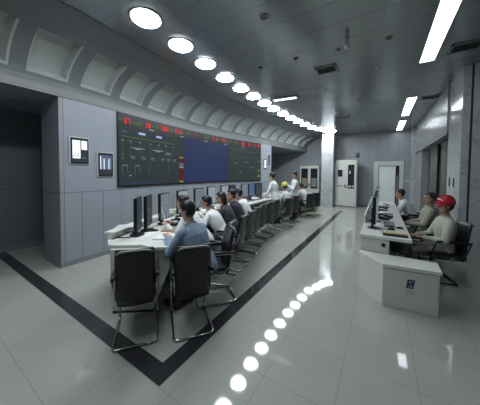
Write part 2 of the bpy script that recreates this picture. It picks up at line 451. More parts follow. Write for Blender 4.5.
bm = NB(); box(bm, (-.33, -.08, -.036), (.30, .06, -.028)); obj('diffuser', bm, M['tubesmall'], parent=t)
# little ceiling fittings
def ring_fit(x, y, lab, r=.052):
    t = thing('recessed_spotlight', lab, 'spotlight', (x, y, HC), 0, 'small unlit spotlights in the grey ceiling')
    bm = NB(); lathe(bm, [(r * .72, -.002), (r, -.002), (r * .96, -.012), (r * .72, -.006)], 20, cap=False); obj('trim_ring', bm, M['grey'], parent=t, smooth=True)
    bm = NB(); lathe(bm, [(r * .74, -.001), (r * .74, -.005)], 20); obj('lamp_face', bm, M['glass'], parent=t)
ring_fit(-1.39, 2.76, 'small unlit spotlight nearest the front of the ceiling', .065)
ring_fit(-2.10, 4.02, 'small unlit spotlight nearest the row of round lights')
ring_fit(-1.38, 4.05, 'small dark spotlight left of the square ceiling vent')
ring_fit(-.67, 4.14, 'small unlit spotlight beyond the ceiling camera')
ring_fit(.05, 4.21, 'small unlit spotlight beside the nearest strip light')
ring_fit(-.62, 7.2, 'small unlit spotlight over the middle aisle', .05)
ring_fit(-.52, 9.3, 'small unlit spotlight farther back over the aisle', .05)
t = thing('ceiling_camera', 'small dome camera hanging on a short stem from the ceiling', 'camera', (-.504, 3.87, HC))
bm = NB(); lathe(bm, [(.035, 0), (.035, -.015), (.016, -.02), (.016, -.1)], 16); obj('stem', bm, M['grey'], parent=t, smooth=True)
bm = NB(); lathe(bm, [(.01, -.095), (.035, -.1), (.042, -.12), (.036, -.145), (.015, -.16)], 16); obj('dome', bm, M['lgrey'], parent=t, smooth=True)
def sprinkler(x, y, lab):
    t = thing('sprinkler', lab, 'sprinkler', (x, y, HC), 0, 'sprinkler heads on the ceiling')
    bm = NB(); lathe(bm, [(.038, 0), (.034, -.008), (.014, -.012), (.012, -.045)], 14); obj('body', bm, M['lgrey'], parent=t, smooth=True)
    bm = NB(); lathe(bm, [(.028, -.046), (.03, -.05), (.004, -.052)], 14); obj('deflector', bm, M['chrome'], parent=t, smooth=True)
sprinkler(-1.27, 5.9, 'sprinkler head just beyond the square ceiling vent')
sprinkler(-.13, 5.24, 'sprinkler head nearest the middle strip light')
sprinkler(-1.36, 8.3, 'sprinkler head before the narrow vent near the white pillar')
sprinkler(-.16, 7.7, 'sprinkler head left of the middle strip light')
sprinkler(-.62, 10.4, 'sprinkler head left of the farthest strip light')
sprinkler(-1.75, 10.6, 'sprinkler head closest to the white pillar')
def vent(x, y, w, d, lab, rz=0.):
    t = thing('ceiling_vent', lab, 'vent', (x, y, HC), rz, 'air vents in the grey ceiling')
    bm = NB()
    box(bm, (-w, -d, -.02), (-w + .03, d, 0)); box(bm, (w - .03, -d, -.02), (w, d, 0)); box(bm, (-w, -d, -.02), (w, -d + .03, 0)); box(bm, (-w, d - .03, -.02), (w, d, 0))
    obj('frame', bm, M['grey'], parent=t)
    bm = NB(); box(bm, (-w + .03, -d + .03, -.004), (w - .03, d - .03, -.001)); obj('duct', bm, M['dark'], parent=t)
    bm = NB(); n = max(2, int(d / .05))
    for i in range(n):
        yy = -d + .03 + (2 * d - .06) * (i + .5) / n
        quad(bm, [(-w + .03, yy - .014, -.016), (w - .03, yy - .014, -.016), (w - .03, yy + .014, -.005), (-w + .03, yy + .014, -.005)])
    obj('louvre', bm, M['lgrey'], parent=t)
vent(-.99, 4.79, .20, .17, 'square ceiling vent in the middle of the ceiling')
vent(1.1, 7.95, .22, .14, 'ceiling vent beside the middle strip light')
vent(1.12, 5.12, .20, .17, 'nearest ceiling vent, beside the first strip light')
vent(-1.25, 9.1, .22, .08, 'narrow ceiling vent near the white far pillar')
bm = NB(); lathe(bm, [(.17, 0), (.17, -.012), (.11, -.02), (.02, -.014)], 24)
tag(obj('ceiling_vent', bm, M['grey'], loc=(-5.81, 1.28, 2.985), smooth=True), 'round dark vent under the low alcove ceiling at left', 'vent')

# ------------------------------------------------------------------ video wall
vw = thing('video_wall', 'long curved video wall with diagram screens and red digits above', 'video wall', (-4.73, 2.58, 1.36))
OFF = V((4.73, -2.58, -1.36))
def WP(y, z, off): return wp(y, z, off) + OFF
def vstrip(bm, y0, y1, z0, z1, off, mi=0, zs=None):
    n = max(1, int((y1 - y0) / .2))
    for i in range(n):
        a = y0 + (y1 - y0) * i / n; b = y0 + (y1 - y0) * (i + 1) / n
        quad(bm, [WP(a, z0, off), WP(b, z0, off), WP(b, z1, off), WP(a, z1, off)], mi)
ZB, ZT, ZK = 1.365, 2.96, 2.755
def zk(y): return 2.66 + .09 * min(1, max(0, (y - 2.58) / 1.6))
bm = NB()
ys = [2.575 + (8.575 - 2.575) * i / 40 for i in range(41)]
R = [[bm.verts.new(WP(y, z, o)) for o, z in ((.002, ZB), (.03, ZB), (.03, ZT), (.002, ZT))] for y in ys]
for A, B in zip(R, R[1:]):
    for k in range(4): bm.faces.new((A[k], A[(k + 1) % 4], B[(k + 1) % 4], B[k]))
bm.faces.new(list(reversed(R[0]))); bm.faces.new(R[-1])
obj('frame', bm, M['black'], parent=vw)
sm = [M['scr_dark'], M['s_green'], M['s_white'], M['s_grey'], M['s_pale'], M['s_navy'], M['s_red'], M['s_yel'], M['scr_dark2']]
e = .033; e2 = .0345
# screen 1 : line diagram
bm = NB(); vstrip(bm, 2.60, 4.395, 1.40, 2.66, e, 0)
vstrip(bm, 2.63, 2.83, 2.545, 2.60, e2, 5); vstrip(bm, 2.68, 2.76, 2.562, 2.582, e2 + .001, 3)
vstrip(bm, 3.02, 3.34, 2.54, 2.625, e2, 5); vstrip(bm, 3.09, 3.27, 2.558, 2.608, e2 + .001, 4)
vstrip(bm, 3.55, 3.83, 2.54, 2.625, e2, 5); vstrip(bm, 3.61, 3.78, 2.56, 2.606, e2 + .001, 4)
vstrip(bm, 2.66, 4.25, 2.462, 2.472, e2, 1)
for y in (2.66, 2.85, 3.1, 3.4, 3.66, 3.9, 4.15):
    vstrip(bm, y, y + .05, 2.37, 2.385, e2, 2); vstrip(bm, y + .02, y + .025, 2.0, 2.36, e2, 3)
for y0 in (2.90, 3.49):
    vstrip(bm, y0, y0 + .36, 2.225, 2.237, e2, 2); vstrip(bm, y0 + .04, y0 + .30, 2.243, 2.256, e2, 3)
    vstrip(bm, y0 + .10, y0 + .24, 2.205, 2.22, e2, 2)
vstrip(bm, 3.92, 4.10, 2.15, 2.22, e2, 3)
for y in (2.88, 3.17, 3.45, 3.77, 3.97, 4.17):
    vstrip(bm, y, y + .11, 1.985, 2.05, e2, 3); vstrip(bm, y + .015, y + .095, 2.0, 2.015, e2 + .001, 0)
for y in (2.67, 2.98):
    vstrip(bm, y, y + .012, 1.62, 1.84, e2, 3); vstrip(bm, y, y + .12, 1.83, 1.842, e2, 2); vstrip(bm, y + .12, y + .132, 1.66, 1.84, e2, 3)
for y in (3.35, 3.98):
    for k in range(5): vstrip(bm, y + .02 * (k % 2), y + .05 + .02 * (k % 2), 1.66 + .05 * k, 1.672 + .05 * k, e2, 3)
vstrip(bm, 2.84, 2.89, 1.60, 1.62, e2, 2)
for k in range(9): vstrip(bm, 2.63 + .11 * k, 2.70 + .11 * k, 1.415, 1.455, e2, 5)
for y in (2.65, 2.66): vstrip(bm, y, y + .06, 1.98 + (y - 2.65) * 9, 2.0 + (y - 2.65) * 9, e2, 3)
obj('screen', bm, sm, parent=vw)
# narrow status column
bm = NB(); vstrip(bm, 4.40, 4.60, 1.40, 2.70, e, 0)
for z0, z1, c in ((2.10, 2.135, 7), (1.975, 2.085, 6), (1.86, 1.965, 3), (1.825, 1.85, 2), (1.475, 1.80, 6), (1.41, 1.455, 7)): vstrip(bm, 4.415, 4.575, z0, z1, e2, c)
obj('status_column', bm, sm, parent=vw)
bm = NB(); vstrip(bm, 4.61, 6.67, 1.40, 2.715, e, 0); o = obj('blue_screen', bm, M['scr_blue'], parent=vw); o['label'] = 'plain blue screen'
bm = NB(); vstrip(bm, 6.68, 8.53, 1.40, 2.725, e, 8)
for y0, y1, z0, z1, c in ((6.75, 7.6, 2.60, 2.61, 3), (6.9, 8.2, 2.53, 2.537, 3), (7.0, 7.2, 2.05, 2.09, 3), (7.6, 7.78, 2.1, 2.14, 3), (7.3, 7.42, 1.72, 1.76, 3), (7.9, 8.1, 1.9, 1.93, 3),
                          (8.37, 8.49, 2.18, 2.21, 7), (8.37, 8.49, 1.98, 2.0, 3), (8.37, 8.49, 1.78, 1.84, 7), (8.37, 8.49, 1.52, 1.62, 7), (6.75, 8.3, 2.3, 2.306, 3), (7.2, 7.206, 1.6, 2.3, 3), (7.85, 7.856, 1.6, 2.3, 3)):
    vstrip(bm, y0, y1, z0, z1, e2, c)
obj('far_screen', bm, sm, parent=vw)
# number ticker
bm = NB(); vstrip(bm, 2.59, 8.56, 2.73, 2.95, .0325, 0); tk = obj('number_display', bm, [M['black']], parent=vw)
SEG = {'0': 'abcdef', '1': 'bc', '2': 'abged', '3': 'abgcd', '4': 'fgbc', '5': 'afgcd', '6': 'afgedc', '7': 'abc', '8': 'abcdefg', '9': 'abcdfg', '-': 'g'}
def digits(s, y0, y1, zc, h):
    bm = NB(); n = len(s); p = (y1 - y0) / n; w = min(p * .72, h * .62); t = h * .17; off = .036
    for i, ch in enumerate(s):
        a = y0 + p * i + (p - w) / 2; b = a + w; z0 = zc - h / 2; z1 = zc + h / 2; zm = zc
        if ch == '.': vstrip(bm, a + w * .35, a + w * .7, z0, z0 + t * 1.3, off); continue
        if ch == ':':
            vstrip(bm, a + w * .3, a + w * .65, zm + t * .7, zm + t * 1.8, off); vstrip(bm, a + w * .3, a + w * .65, zm - t * 1.8, zm - t * .7, off); continue
        g = SEG.get(ch, '')
        R = {'a': (a, b, z1 - t, z1), 'd': (a, b, z0, z0 + t), 'g': (a, b, zm - t / 2, zm + t / 2), 'f': (a, a + t, zm, z1), 'b': (b - t, b, zm, z1), 'e': (a, a + t, z0, zm), 'c': (b - t, b, z0, zm)}
        for k in g: vstrip(bm, *R[k], off)
    return obj('digits', bm, M['led'], parent=tk)
for s, y0, y1, zc, h in (('67', 2.72, 2.88, 2.805, .115), ('1.', 2.885, 2.96, 2.80, .06), ('136', 3.27, 3.44, 2.812, .115), ('2908', 3.755, 4.02, 2.826, .12), ('25.02', 4.25, 4.52, 2.842, .12),
                         ('1', 4.97, 5.07, 2.845, .11), ('1', 5.45, 5.55, 2.845, .11), ('50', 5.81, 6.14, 2.85, .11), ('-02', 6.24, 6.57, 2.857, .11), ('1', 6.98, 7.08, 2.85, .11), ('20 10:11:42', 7.40, 8.52, 2.84, .12)):
    digits(s, y0, y1, zc, h)
bm = NB()
for y0, y1, z in ((2.6, 2.70, 2.83), (2.97, 3.2, 2.80), (3.47, 3.50, 2.82), (3.6, 3.72, 2.82), (4.07, 4.22, 2.83), (4.54, 4.6, 2.84), (4.7, 4.86, 2.86), (5.12, 5.22, 2.84), (5.58, 5.72, 2.85), (6.16, 6.2, 2.85), (6.65, 6.85, 2.85), (7.12, 7.3, 2.85)):
    n = max(1, int((y1 - y0) / .05))
    for k in range(n):
        a = y0 + (y1 - y0) * k / n; vstrip(bm, a, a + .03, z - .03, z - .015, .036); vstrip(bm, a + .012, a + .02, z - .035, z + .03, .036); vstrip(bm, a, a + .028, z + .005, z + .016, .036)
obj('green_characters', bm, M['s_gdim'], parent=tk)
bm = NB()
for y in (3.39, 4.44, 5.46, 6.45, 7.4): vstrip(bm, y, y + .15, 2.705, 2.728, .037)
obj('marker_lamps', bm, M['s_white'], parent=tk)
# wall mounted screens
def wall_screen(y0, y1, z0, z1, lab, kind):
    yc, zc = (y0 + y1) / 2, (z0 + z1) / 2; c = wp(yc, zc, 0.002)
    d = (wx(yc + .01) - wx(yc - .01)) / .02
    t = thing('wall_screen', lab, 'screen', c, math.atan2(-d, 1.0)); w = (y1 - y0) / 2; h = (z1 - z0) / 2
    bm = NB(); box(bm, (0, -w - .015, -h - .015), (.02, w + .015, h + .015)); obj('surround', bm, M['lgrey'], parent=t, bevel=.004)
    bm = NB(); box(bm, (.018, -w, -h), (.03, w, h)); obj('bezel', bm, M['black'], parent=t, bevel=.004)
    bm = NB(); x = .0305
    def q(a, b, c_, d_, mi, k=0): quad(bm, [(x + k * .0006, -w + 2 * w * a, -h + 2 * h * b), (x + k * .0006, -w + 2 * w * c_, -h + 2 * h * b), (x + k * .0006, -w + 2 * w * c_, -h + 2 * h * d_), (x + k * .0006, -w + 2 * w * a, -h + 2 * h * d_)], mi)
    q(.06, .06, .94, .94, 0)
    if kind == 0:
        q(.09, .2, .52, .90, 1, 1); q(.58, .55, .90, .90, 1, 1)
        for k in range(7): q(.12 + .055 * k, .24 + .06 * (k % 3), .16 + .055 * k, .30 + .06 * (k % 3), 2, 2)
        q(.62, .2, .86, .25, 2, 1)
    elif kind == 1:
        q(.09, .28, .9, .90, 2, 1)
        for k in range(7): q(.12 + .11 * k, .3, .17 + .11 * k, .86 - .05 * (k % 3), 1 if k in (0, 2, 5) else 3, 2)
    elif kind == 2:
        q(.2, .1, .8, .9, 1, 1); q(.3, .45, .7, .5, 2, 2)
    else:
        q(.15, .1, .85, .9, 3, 1); q(.2, .4, .8, .45, 2, 2); q(.2, .6, .8, .65, 2, 2)
    obj('display', bm, [M['mon_dark'], M['mon_bright'], M['mon_blue'], M['mon_pale']], parent=t)
wall_screen(1.715, 2.01, 1.835, 2.30, 'larger wall screen with bright white windows, on the left panel', 0)
wall_screen(2.18, 2.475, 1.605, 2.065, 'lower wall screen showing blue columns, beside the video wall', 1)
wall_screen(8.78, 9.02, 1.88, 2.33, 'small bright wall screen on the panel right of the video wall', 2)
wall_screen(9.12, 9.30, 2.05, 2.52, 'small dark wall screen highest on the panel right of the video wall', 3)

# ------------------------------------------------------------------ the curved operators' console
ct = thing('control_console', 'long curved white console under the video wall', 'console', (-2.72, 1.4, 0))
CO = V((2.72, -1.4, 0))
T0, T1, RI, RO = -26.6, 22.6, 10.05, 11.05
ths = [T0 + (T1 - T0) * i / 48 for i in range(49)]
def P2(th, R): p = arc(th, R) + CO; return (p.x, p.y)
bm = NB()
poly = [(-2.76 + CO.x, 1.39 + CO.y), (-2.43 + CO.x, 1.62 + CO.y), (-2.25 + CO.x, 1.63 + CO.y), (-1.96 + CO.x, 1.86 + CO.y)]
inner = [P2(t, RI) for t in ths[1:]]; outer = [P2(t, RO) for t in ths]
A = poly + inner + list(reversed(outer))
prism(bm, A, .765, .80)
obj('worktop', bm, M['white'], parent=ct)
# end panel with its slanting inner edge
bm = NB()
a, b = V((-2.665, 1.385, 0)) + CO, V((-2.30, 1.665, 0)) + CO; d = (b - a).normalized(); n = V((-d.y, d.x, 0))
vs = [(a, .02), (b, .02), (b + d * .30, .765), (a - d * .03, .765)]
f = [bm.verts.new(p + V((0, 0, z))) for p, z in vs]; g = [bm.verts.new(p + n * .04 + V((0, 0, z))) for p, z in vs]
bm.faces.new(f); bm.faces.new(list(reversed(g)))
for i in range(4): bm.faces.new((f[i], f[(i + 1) % 4], g[(i + 1) % 4], g[i]))
obj('end_panel', bm, M['cream'], parent=ct, bevel=.004)
bm = NB(); pa, pb = a + d * .0, b + d * .0
for z0, z1, o0, o1 in ((0, .02, -.012, .02),):
    f = [bm.verts.new(p + n * o + V((0, 0, z))) for p, o, z in ((pa, o0, z0), (pb, o0, z0), (pb, o1, z0), (pa, o1, z0), (pa, o0, z1), (pb, o0, z1), (pb, o1, z1), (pa, o1, z1))]
    for q in ((0, 1, 2, 3), (4, 5, 6, 7), (0, 1, 5, 4), (1, 2, 6, 5), (2, 3, 7, 6), (3, 0, 4, 7)): bm.faces.new([f[i] for i in q])
obj('plinth', bm, M['black'], parent=ct)  # black strip put in as the shadow line under the end panel
# back panel + raised ridge
def arcslab(bm, ta, tb, R0, R1, z0, z1, n=40, zt=None):
    R = []
    for i in range(n + 1):
        t = ta + (tb - ta) * i / n; p, q = arc(t, R0) + CO, arc(t, R1) + CO
        R.append([bm.verts.new((p.x, p.y, z0)), bm.verts.new((q.x, q.y, z0)), bm.verts.new((q.x, q.y, z1)), bm.verts.new((p.x, p.y, z1))])
    for A, B in zip(R, R[1:]):
        for k in range(4): bm.faces.new((A[k], A[(k + 1) % 4], B[(k + 1) % 4], B[k]))
    bm.faces.new(list(reversed(R[0]))); bm.faces.new(R[-1])
bm = NB(); arcslab(bm, T0 + .1, T1, 10.98, 11.03, 0, .80); obj('back_panel', bm, M['cream'], parent=ct)
bm = NB(); arcslab(bm, T0, T1, 10.99, 11.05, .80, .875); arcslab(bm, T0, T1, 10.95, 11.10, .875, .895); obj('rear_ridge', bm, M['white'], parent=ct)
bm = NB(); arcslab(bm, T0 + 2.5, T1, 10.62, 10.65, .05, .765); obj('modesty_panel', bm, M['yellowish'], parent=ct)
for t_ in (-20.6, -14.7, -8.9, -3.1, 2.7, 8.5, 14.3):
    bm = NB(); arcslab(bm, t_, t_ + .2, 10.12, 10.98, .0, .765, 2); obj('divider_panel', bm, M['cream'], parent=ct)
bm = NB(); arcslab(bm, T1 - .25, T1, 10.05, 10.98, 0, .765, 2); obj('end_panel', bm, M['yellowish'], parent=ct)
bm = NB(); arcslab(bm, 15.5, T1 - .2, 10.25, 10.29, .05, .765, 8); obj('front_panel', bm, M['yellowish'], parent=ct)

# ------------------------------------------------------------------ right-hand desk and low cabinet
dk = thing('operator_desk', 'long white desk with monitors on the right side of the room', 'desk', (-.25, 3.76, 0))
bm = NB(); box(bm, (0, 0, .745), (.63, 4.9, .79)); obj('worktop', bm, M['white'], parent=dk, bevel=.006)
bm = NB(); box(bm, (.01, .02, 0), (.37, .06, .745)); ep = obj('end_panel', bm, M['cream'], parent=dk, bevel=.003)
bm = NB(); lathe(bm, [(.028, 0), (.028, .012), (.02, .014)], 18)
o = obj('grommet', bm, M['black'], parent=ep); o.rotation_euler = (PI / 2, 0, 0); o.location = (.30, .02, .665)
bm = NB(); box(bm, (.01, .06, 0), (.05, 4.88, .745)); obj('back_panel', bm, M['cream'], parent=dk)
bm = NB(); box(bm, (.0, .9, .79), (.03, 4.9, .93)); obj('rear_ridge', bm, M['white'], parent=dk, bevel=.004)
for y in (1.6, 3.2, 4.84):
    bm = NB(); box(bm, (.05, y, 0), (.58, y + .04, .745)); obj('leg_panel', bm, M['cream'], parent=dk)
bm = NB(); box(bm, (.40, .10, .56), (.60, 1.5, .575)); obj('keyboard_tray', bm, M['black'], parent=dk)
lc = thing('low_cabinet', 'low cream cabinet with a blue emblem in front of the right desk', 'cabinet', (.047, 3.345, 0))
LO = V((-.047, -3.345, 0))
pts = [(-.246, 3.745), (-.246, 3.83 - .09), (.047, 3.345), (.612, 3.415), (.612, 3.745)]
pts = [(-.240, 3.748), (-.240, 3.735), (.047, 3.345), (.610, 3.413), (.622, 3.748)]
bm = NB(); prism(bm, [(x + LO.x, y + LO.y) for x, y in pts], .0, .505); obj('body', bm, M['cream'], parent=lc, bevel=.003)
tp = [(-.250, 3.752), (-.250, 3.730), (.043, 3.328), (.628, 3.398), (.638, 3.752)]
bm = NB(); prism(bm, [(x + LO.x, y + LO.y) for x, y in tp], .505, .548); obj('top', bm, M['white'], parent=lc, bevel=.004)
fd = V((.563, .068, 0)).normalized(); fn = V((fd.y, -fd.x, 0))
def FP(u, z, o): return fd * u + fn * o + V((0, 0, z))
def fpoly(bm, uz, o, mi=0, th=.002):
    a = [bm.verts.new(FP(u, z, o)) for u, z in uz]; bm.faces.new(a).material_index = mi
bm = NB()
a = [FP(.03, .03, .001), FP(.54, .03, .001), FP(.54, .48, .001), FP(.03, .48, .001)]
box(bm, (.02, -.004, .02), (.55, .0, .49), rot=Matrix.Rotation(math.atan2(fd.y, fd.x), 3, 'Z'))
fp = obj('front_panel', bm, M['cream'], parent=lc)
bm = NB()
fpoly(bm, [(.262, .398), (.336, .398), (.318, .288), (.244, .288)], .006, 0)
for zc, s in ((.368, 1), (.318, -1)):     # pale S-shaped wave through the emblem
    pts_ = []
    for i in range(9):
        t_ = i / 8; u = .265 + .05 * t_ + (zc - .34) * .16; z = zc + .012 * math.sin(t_ * PI) * s
        pts_.append((u, z))
    for (u0, z0), (u1, z1) in zip(pts_, pts_[1:]): fpoly(bm, [(u0, z0 - .005), (u1, z1 - .005), (u1, z1 + .005), (u0, z0 + .005)], .0068, 1)
fpoly(bm, [(.272, .362), (.284, .362), (.308, .324), (.296, .324)], .0068, 1)
obj('emblem', bm, [M['logo'], M['logow']], parent=fp)
bm = NB()
for k in range(4):
    u = .243 + .024 * k; z = .240
    for (a0, b0, a1, b1) in ((0, .016, .018, .0185), (0, .008, .018, .0105), (.008, 0, .0105, .02), (0, 0, .018, .002) if k % 2 else (.002, 0, .0045, .014)):
        fpoly(bm, [(u + a0, z + b0), (u + a1, z + b0), (u + a1, z + b1), (u + a0, z + b1)], .006)
for k in range(9):
    u = .243 + .0105 * k; fpoly(bm, [(u, .216), (u + .006, .216), (u + .006, .226), (u, .226)], .006)
obj('lettering', bm, M['ink'], parent=fp)

# ------------------------------------------------------------------ steel cabinets at the back
def cabinet(x0, x1, yf, h, lab, style):
    w = x1 - x0
    t = thing('instrument_cabinet', lab, 'cabinet', ((x0 + x1) / 2, yf, 0)); W = w / 2
    bm = NB(); box(bm, (-W, .02, .0), (W, .5, h)); obj('body', bm, M['steel'], parent=t, bevel=.006)
    bm = NB(); box(bm, (-W + .02, -.002, .0), (W - .02, .02, .06)); obj('plinth', bm, M['grey'], parent=t)
    for k in (0, 1):
        a = -W + .01 + k * (W - .005); b = a + W - .015
        bm = NB()
        z0, z1 = (.95, 2.16) if style == 0 else (.85, h - .15)
        m = .10 if style == 0 else .07
        box(bm, (a, -.015, .07), (b, .018, z0)); box(bm, (a, -.015, z1), (b, .018, h - .02)); box(bm, (a, -.015, z0), (a + m, .018, z1)); box(bm, (b - m, -.015, z0), (b, .018, z1))
        d = obj('door', bm, M['steel'], parent=t)
        bm = NB(); box(bm, (a + m, .004, z0), (b - m, .010, z1))
        if style == 0:
            obj('window', bm, M['lgrey'] if k == 0 else M['glass'], parent=d)
            for lo, hi, m_, nm in ([((a + .13, -.004, 1.55), (b - .14, .006, 1.9), 'black', 'meter'), ((a + .13, -.002, 1.06), (b - .13, .006, 1.1), 'black', 'label_strip')] if k == 0 else
                                   [((a + .14, -.006, 1.25), (b - .12, .006, 2.03), 'black', 'meter'), ((a + .16, -.012, 1.7), (a + .22, -.006, 1.85), 'lgrey', 'dial'), ((a + .13, -.006, 1.02), (a + .26, .006, 1.1), 'lgrey', 'label_strip'), ((a + .3, -.006, 1.02), (b - .12, .006, 1.1), 'lgrey', 'label_strip')]):
                bm = NB(); box(bm, lo, hi); obj(nm, bm, M[m_], parent=d)
        else:
            obj('window', bm, M['glass'], parent=d)
            bm = NB(); box(bm, (a + .12, -.002, .95), (b - .12, .004, 1.44)); obj('files', bm, M['brown'] if k == 0 else M['grey'], parent=d)
        bm = NB(); box(bm, ((b - .05) if k == 0 else (a + .02), -.035, .98), ((b - .02) if k == 0 else (a + .05), -.015, 1.14)); obj('handle', bm, M['chrome'], parent=d)
cabinet(-2.04, -1.03, 12.45, 2.40, 'tall white double-door instrument cabinet right of the white pillar', 0)
cabinet(-4.0, -2.92, 12.78, 2.14, 'pale glazed cabinet against the back wall, left of the white pillar', 1)
t = thing('wall_speaker', 'small black speaker high on the back wall above the cabinet', 'speaker', (-1.10, 13.3, 2.70))
bm = NB(); box(bm, (-.05, -.12, -.09), (.05, -.0, .09)); obj('housing', bm, M['black'], parent=t, bevel=.01)
bm = NB(); lathe(bm, [(.035, 0), (.035, .006), (.01, .004)], 16); o = obj('cone', bm, M['grey'], parent=t); o.rotation_euler = (PI / 2, 0, 0); o.location = (0, -.12, 0)
bm = NB(); box(bm, (1.0, 13.27, 1.34), (1.13, 13.298, 1.41)); tag(obj('light_switch', bm, M['lgrey'], bevel=.004), 'small white switch plate beside the door on the back wall', 'switch')
for y, lab in ((6.74, 'far dark vertical slot plate on the marble pillar'), (6.40, 'near dark vertical slot plate on the marble pillar')):
    bm = NB(); box(bm, (1.285, y - .018, 1.42), (1.301, y + .018, 1.615)); tag(obj('slot_plate', bm, M['joint'], bevel=.004), lab, 'wall plate')

# ------------------------------------------------------------------ chairs
def make_chair(lab, group, fm='chrome', rear=-.30):
    t = thing('visitor_chair', lab, 'chair', (0, 0, 0), 0, group)
    # back: curved padded slab
    bm = NB()
    def slab(rows, n=8):
        """rows: (x, z, halfwidth, nx, nz, thickness) - a padded sheet"""
        F, B = [], []
        for x, z, w, nx, nz, th in rows:
            fr, br = [], []
            for i in range(n + 1):
                u = -1 + 2 * i / n; c = .018 * (u * u); k = th * (1 - .35 * abs(u) ** 4)
                fr.append(bm.verts.new((x + nx * (k + c), w * u, z + nz * (k + c)))); br.append(bm.verts.new((x - nx * (k - c), w * u, z - nz * (k - c))))
            F.append(fr); B.append(br)
        for G in (F, B):
            for a, b in zip(G, G[1:]):
                for i in range(n): bm.faces.new((a[i], a[i + 1], b[i + 1], b[i]))
        for i in range(n):
            bm.faces.new((F[0][i], F[0][i + 1], B[0][i + 1], B[0][i])); bm.faces.new((F[-1][i], F[-1][i + 1], B[-1][i + 1], B[-1][i]))
        for a, b, c, d in zip(F, F[1:], B, B[1:]):
            bm.faces.new((a[0], b[0], d[0], c[0])); bm.faces.new((a[-1], b[-1], d[-1], c[-1]))
    slab([(-.195, .365, .165, 1, .1, .02), (-.210, .44, .176, 1, .08, .03), (-.222, .60, .181, 1, .08, .03), (-.240, .75, .181, 1, .12, .028), (-.266, .88, .177, 1, .22, .024), (-.282, .925, .172, 1, .4, .02), (-.288, .94, .16, 1, .6, .01)])
    bk = obj('backrest', bm, M['leather'], parent=t, smooth=True)
    bm = NB(); tube(bm, [(-.296, y, .936 - .02 * abs(y / .16) ** 6) for y in [-.16 + .32 * i / 10 for i in range(11)]], .010, 6); obj('top_edge', bm, M['grey'], parent=bk, smooth=True)  # grey tube drawn as the highlight along the leather's top edge
    bm = NB()
    slab([(-.205, .425, .165, .1, 1, .018), (-.15, .428, .182, .05, 1, .032), (.0, .432, .188, 0, 1, .036), (.15, .445, .188, -.05, 1, .036), (.22, .445, .184, .15, 1, .03), (.25, .43, .176, .6, .8, .012)])
    obj('seat', bm, M['leather'], parent=t, smooth=True)
    # cantilever frame
    bm = NB()
    for s in (-1, 1):
        y = .200 * s
        path = [(-.255, y, .64), (.17, y, .655), (.245, y, .40), (.215, y, .016), (rear, y, .016)]
        if s > 0: tube(bm, rounded(path + [(rear, 0, .016)], .05), .0125, 8)
        else: tube(bm, rounded(path + [(rear, 0, .016)], .05), .0125, 8)
    for x, z in ((.10, .39), (-.12, .385)): tube(bm, [(x, -.180, z), (x, .180, z)], .010, 6)
    for s in (-1, 1): tube(bm, [(.245, 0.200 * s, .40), (.10, .180 * s, .39), (-.12, .180 * s, .385), (-.20, .188 * s, .47), (-.255, .196 * s, .64)], .010, 6)
    obj('frame', bm, M[fm], parent=t, smooth=True)
    for s in (-1, 1):
        bm = NB(); loft(bm, [((-.26 + .43 * i / 6, 0.202 * s, .662 + .008 * math.sin(i / 6 * PI)), (0, 1, 0), (0, 0, 1), 0.021 * (.7 + .3 * math.sin(PI * (i + .5) / 7)), .014) for i in range(7)], 8)
        obj('armrest', bm, M['black'], parent=t, smooth=True)
    return t
GL = "black chairs along the curved console"
def ax(rx, ry): return math.atan2(ry, rx)
CH0 = None
def chair(x, y, rz, lab, group=GL):
    global CH0
    if CH0 is None:
        CH0 = make_chair(lab, group); CH0.location = (x, y, 0); CH0.rotation_euler = (0, 0, rz); return CH0
    return dup(CH0, (x, y, 0), rz, lab, group)
d1 = ax(-.80, .60)
chair(-2.19, 1.40, d1, 'empty black chair nearest the viewer, against the console end')
chair(-1.80, 1.80, ax(-.79, .61), 'black chair under the person in blue, back turned to the viewer')
chair(-1.90, 2.28, ax(-.62, -.78), 'empty black chair turned sideways, just right of the person in blue')
for th, R, lab, tn in ((-22.3, 9.80, 'black chair of the white-shirted person beside the person in blue', -.1),
                   (-19.0, 9.70, 'black chair of the second white-shirted person along the console', -.15),
                   (-15.9, 9.66, 'black chair of the long-haired person in charcoal', -.2),
                   (-12.9, 9.66, 'black chair of the person in navy', -.22),
                   (-9.6, 9.66, 'black chair of the third white-shirted seated person', -.25),
                   (-6.3, 9.64, 'empty black chair between the third white shirt and the stooping standing person', -.3),
                   (-3.1, 9.64, 'empty black chair immediately left of the stooping standing person', -.3),
                   (1.0, 9.48, 'black chair behind the stooping person in white', -.3),
                   (6.2, 9.62, 'black chair of the person in the yellow helmet', -.3),
                   (13.6, 9.62, 'black chair of the last seated person at the far end', -.3),
                   (16.8, 9.62, 'empty black chair at the far end of the console', -.5)):
    p = arc(th, R); chair(p.x, p.y, outward(th) + tn, lab)
GR = 'black chairs along the right-hand desk'
rc = make_chair('black chair of the person in the red helmet', GR, 'black', -.12); rc.location = (.86, 4.72, 0); rc.rotation_euler = (0, 0, PI + .25)
for x, y, rz, lab in ((.80, 5.9, PI + .05, 'black chair of the khaki-dressed person at the right desk'), (.78, 7.25, PI - .05, 'black chair of the white-shirted person at the right desk'),
                      (.92, 6.6, PI + .5, 'empty black chair beside the white-shirted person at the right desk')):
    dup(rc, (x, y, 0), rz, lab, GR)

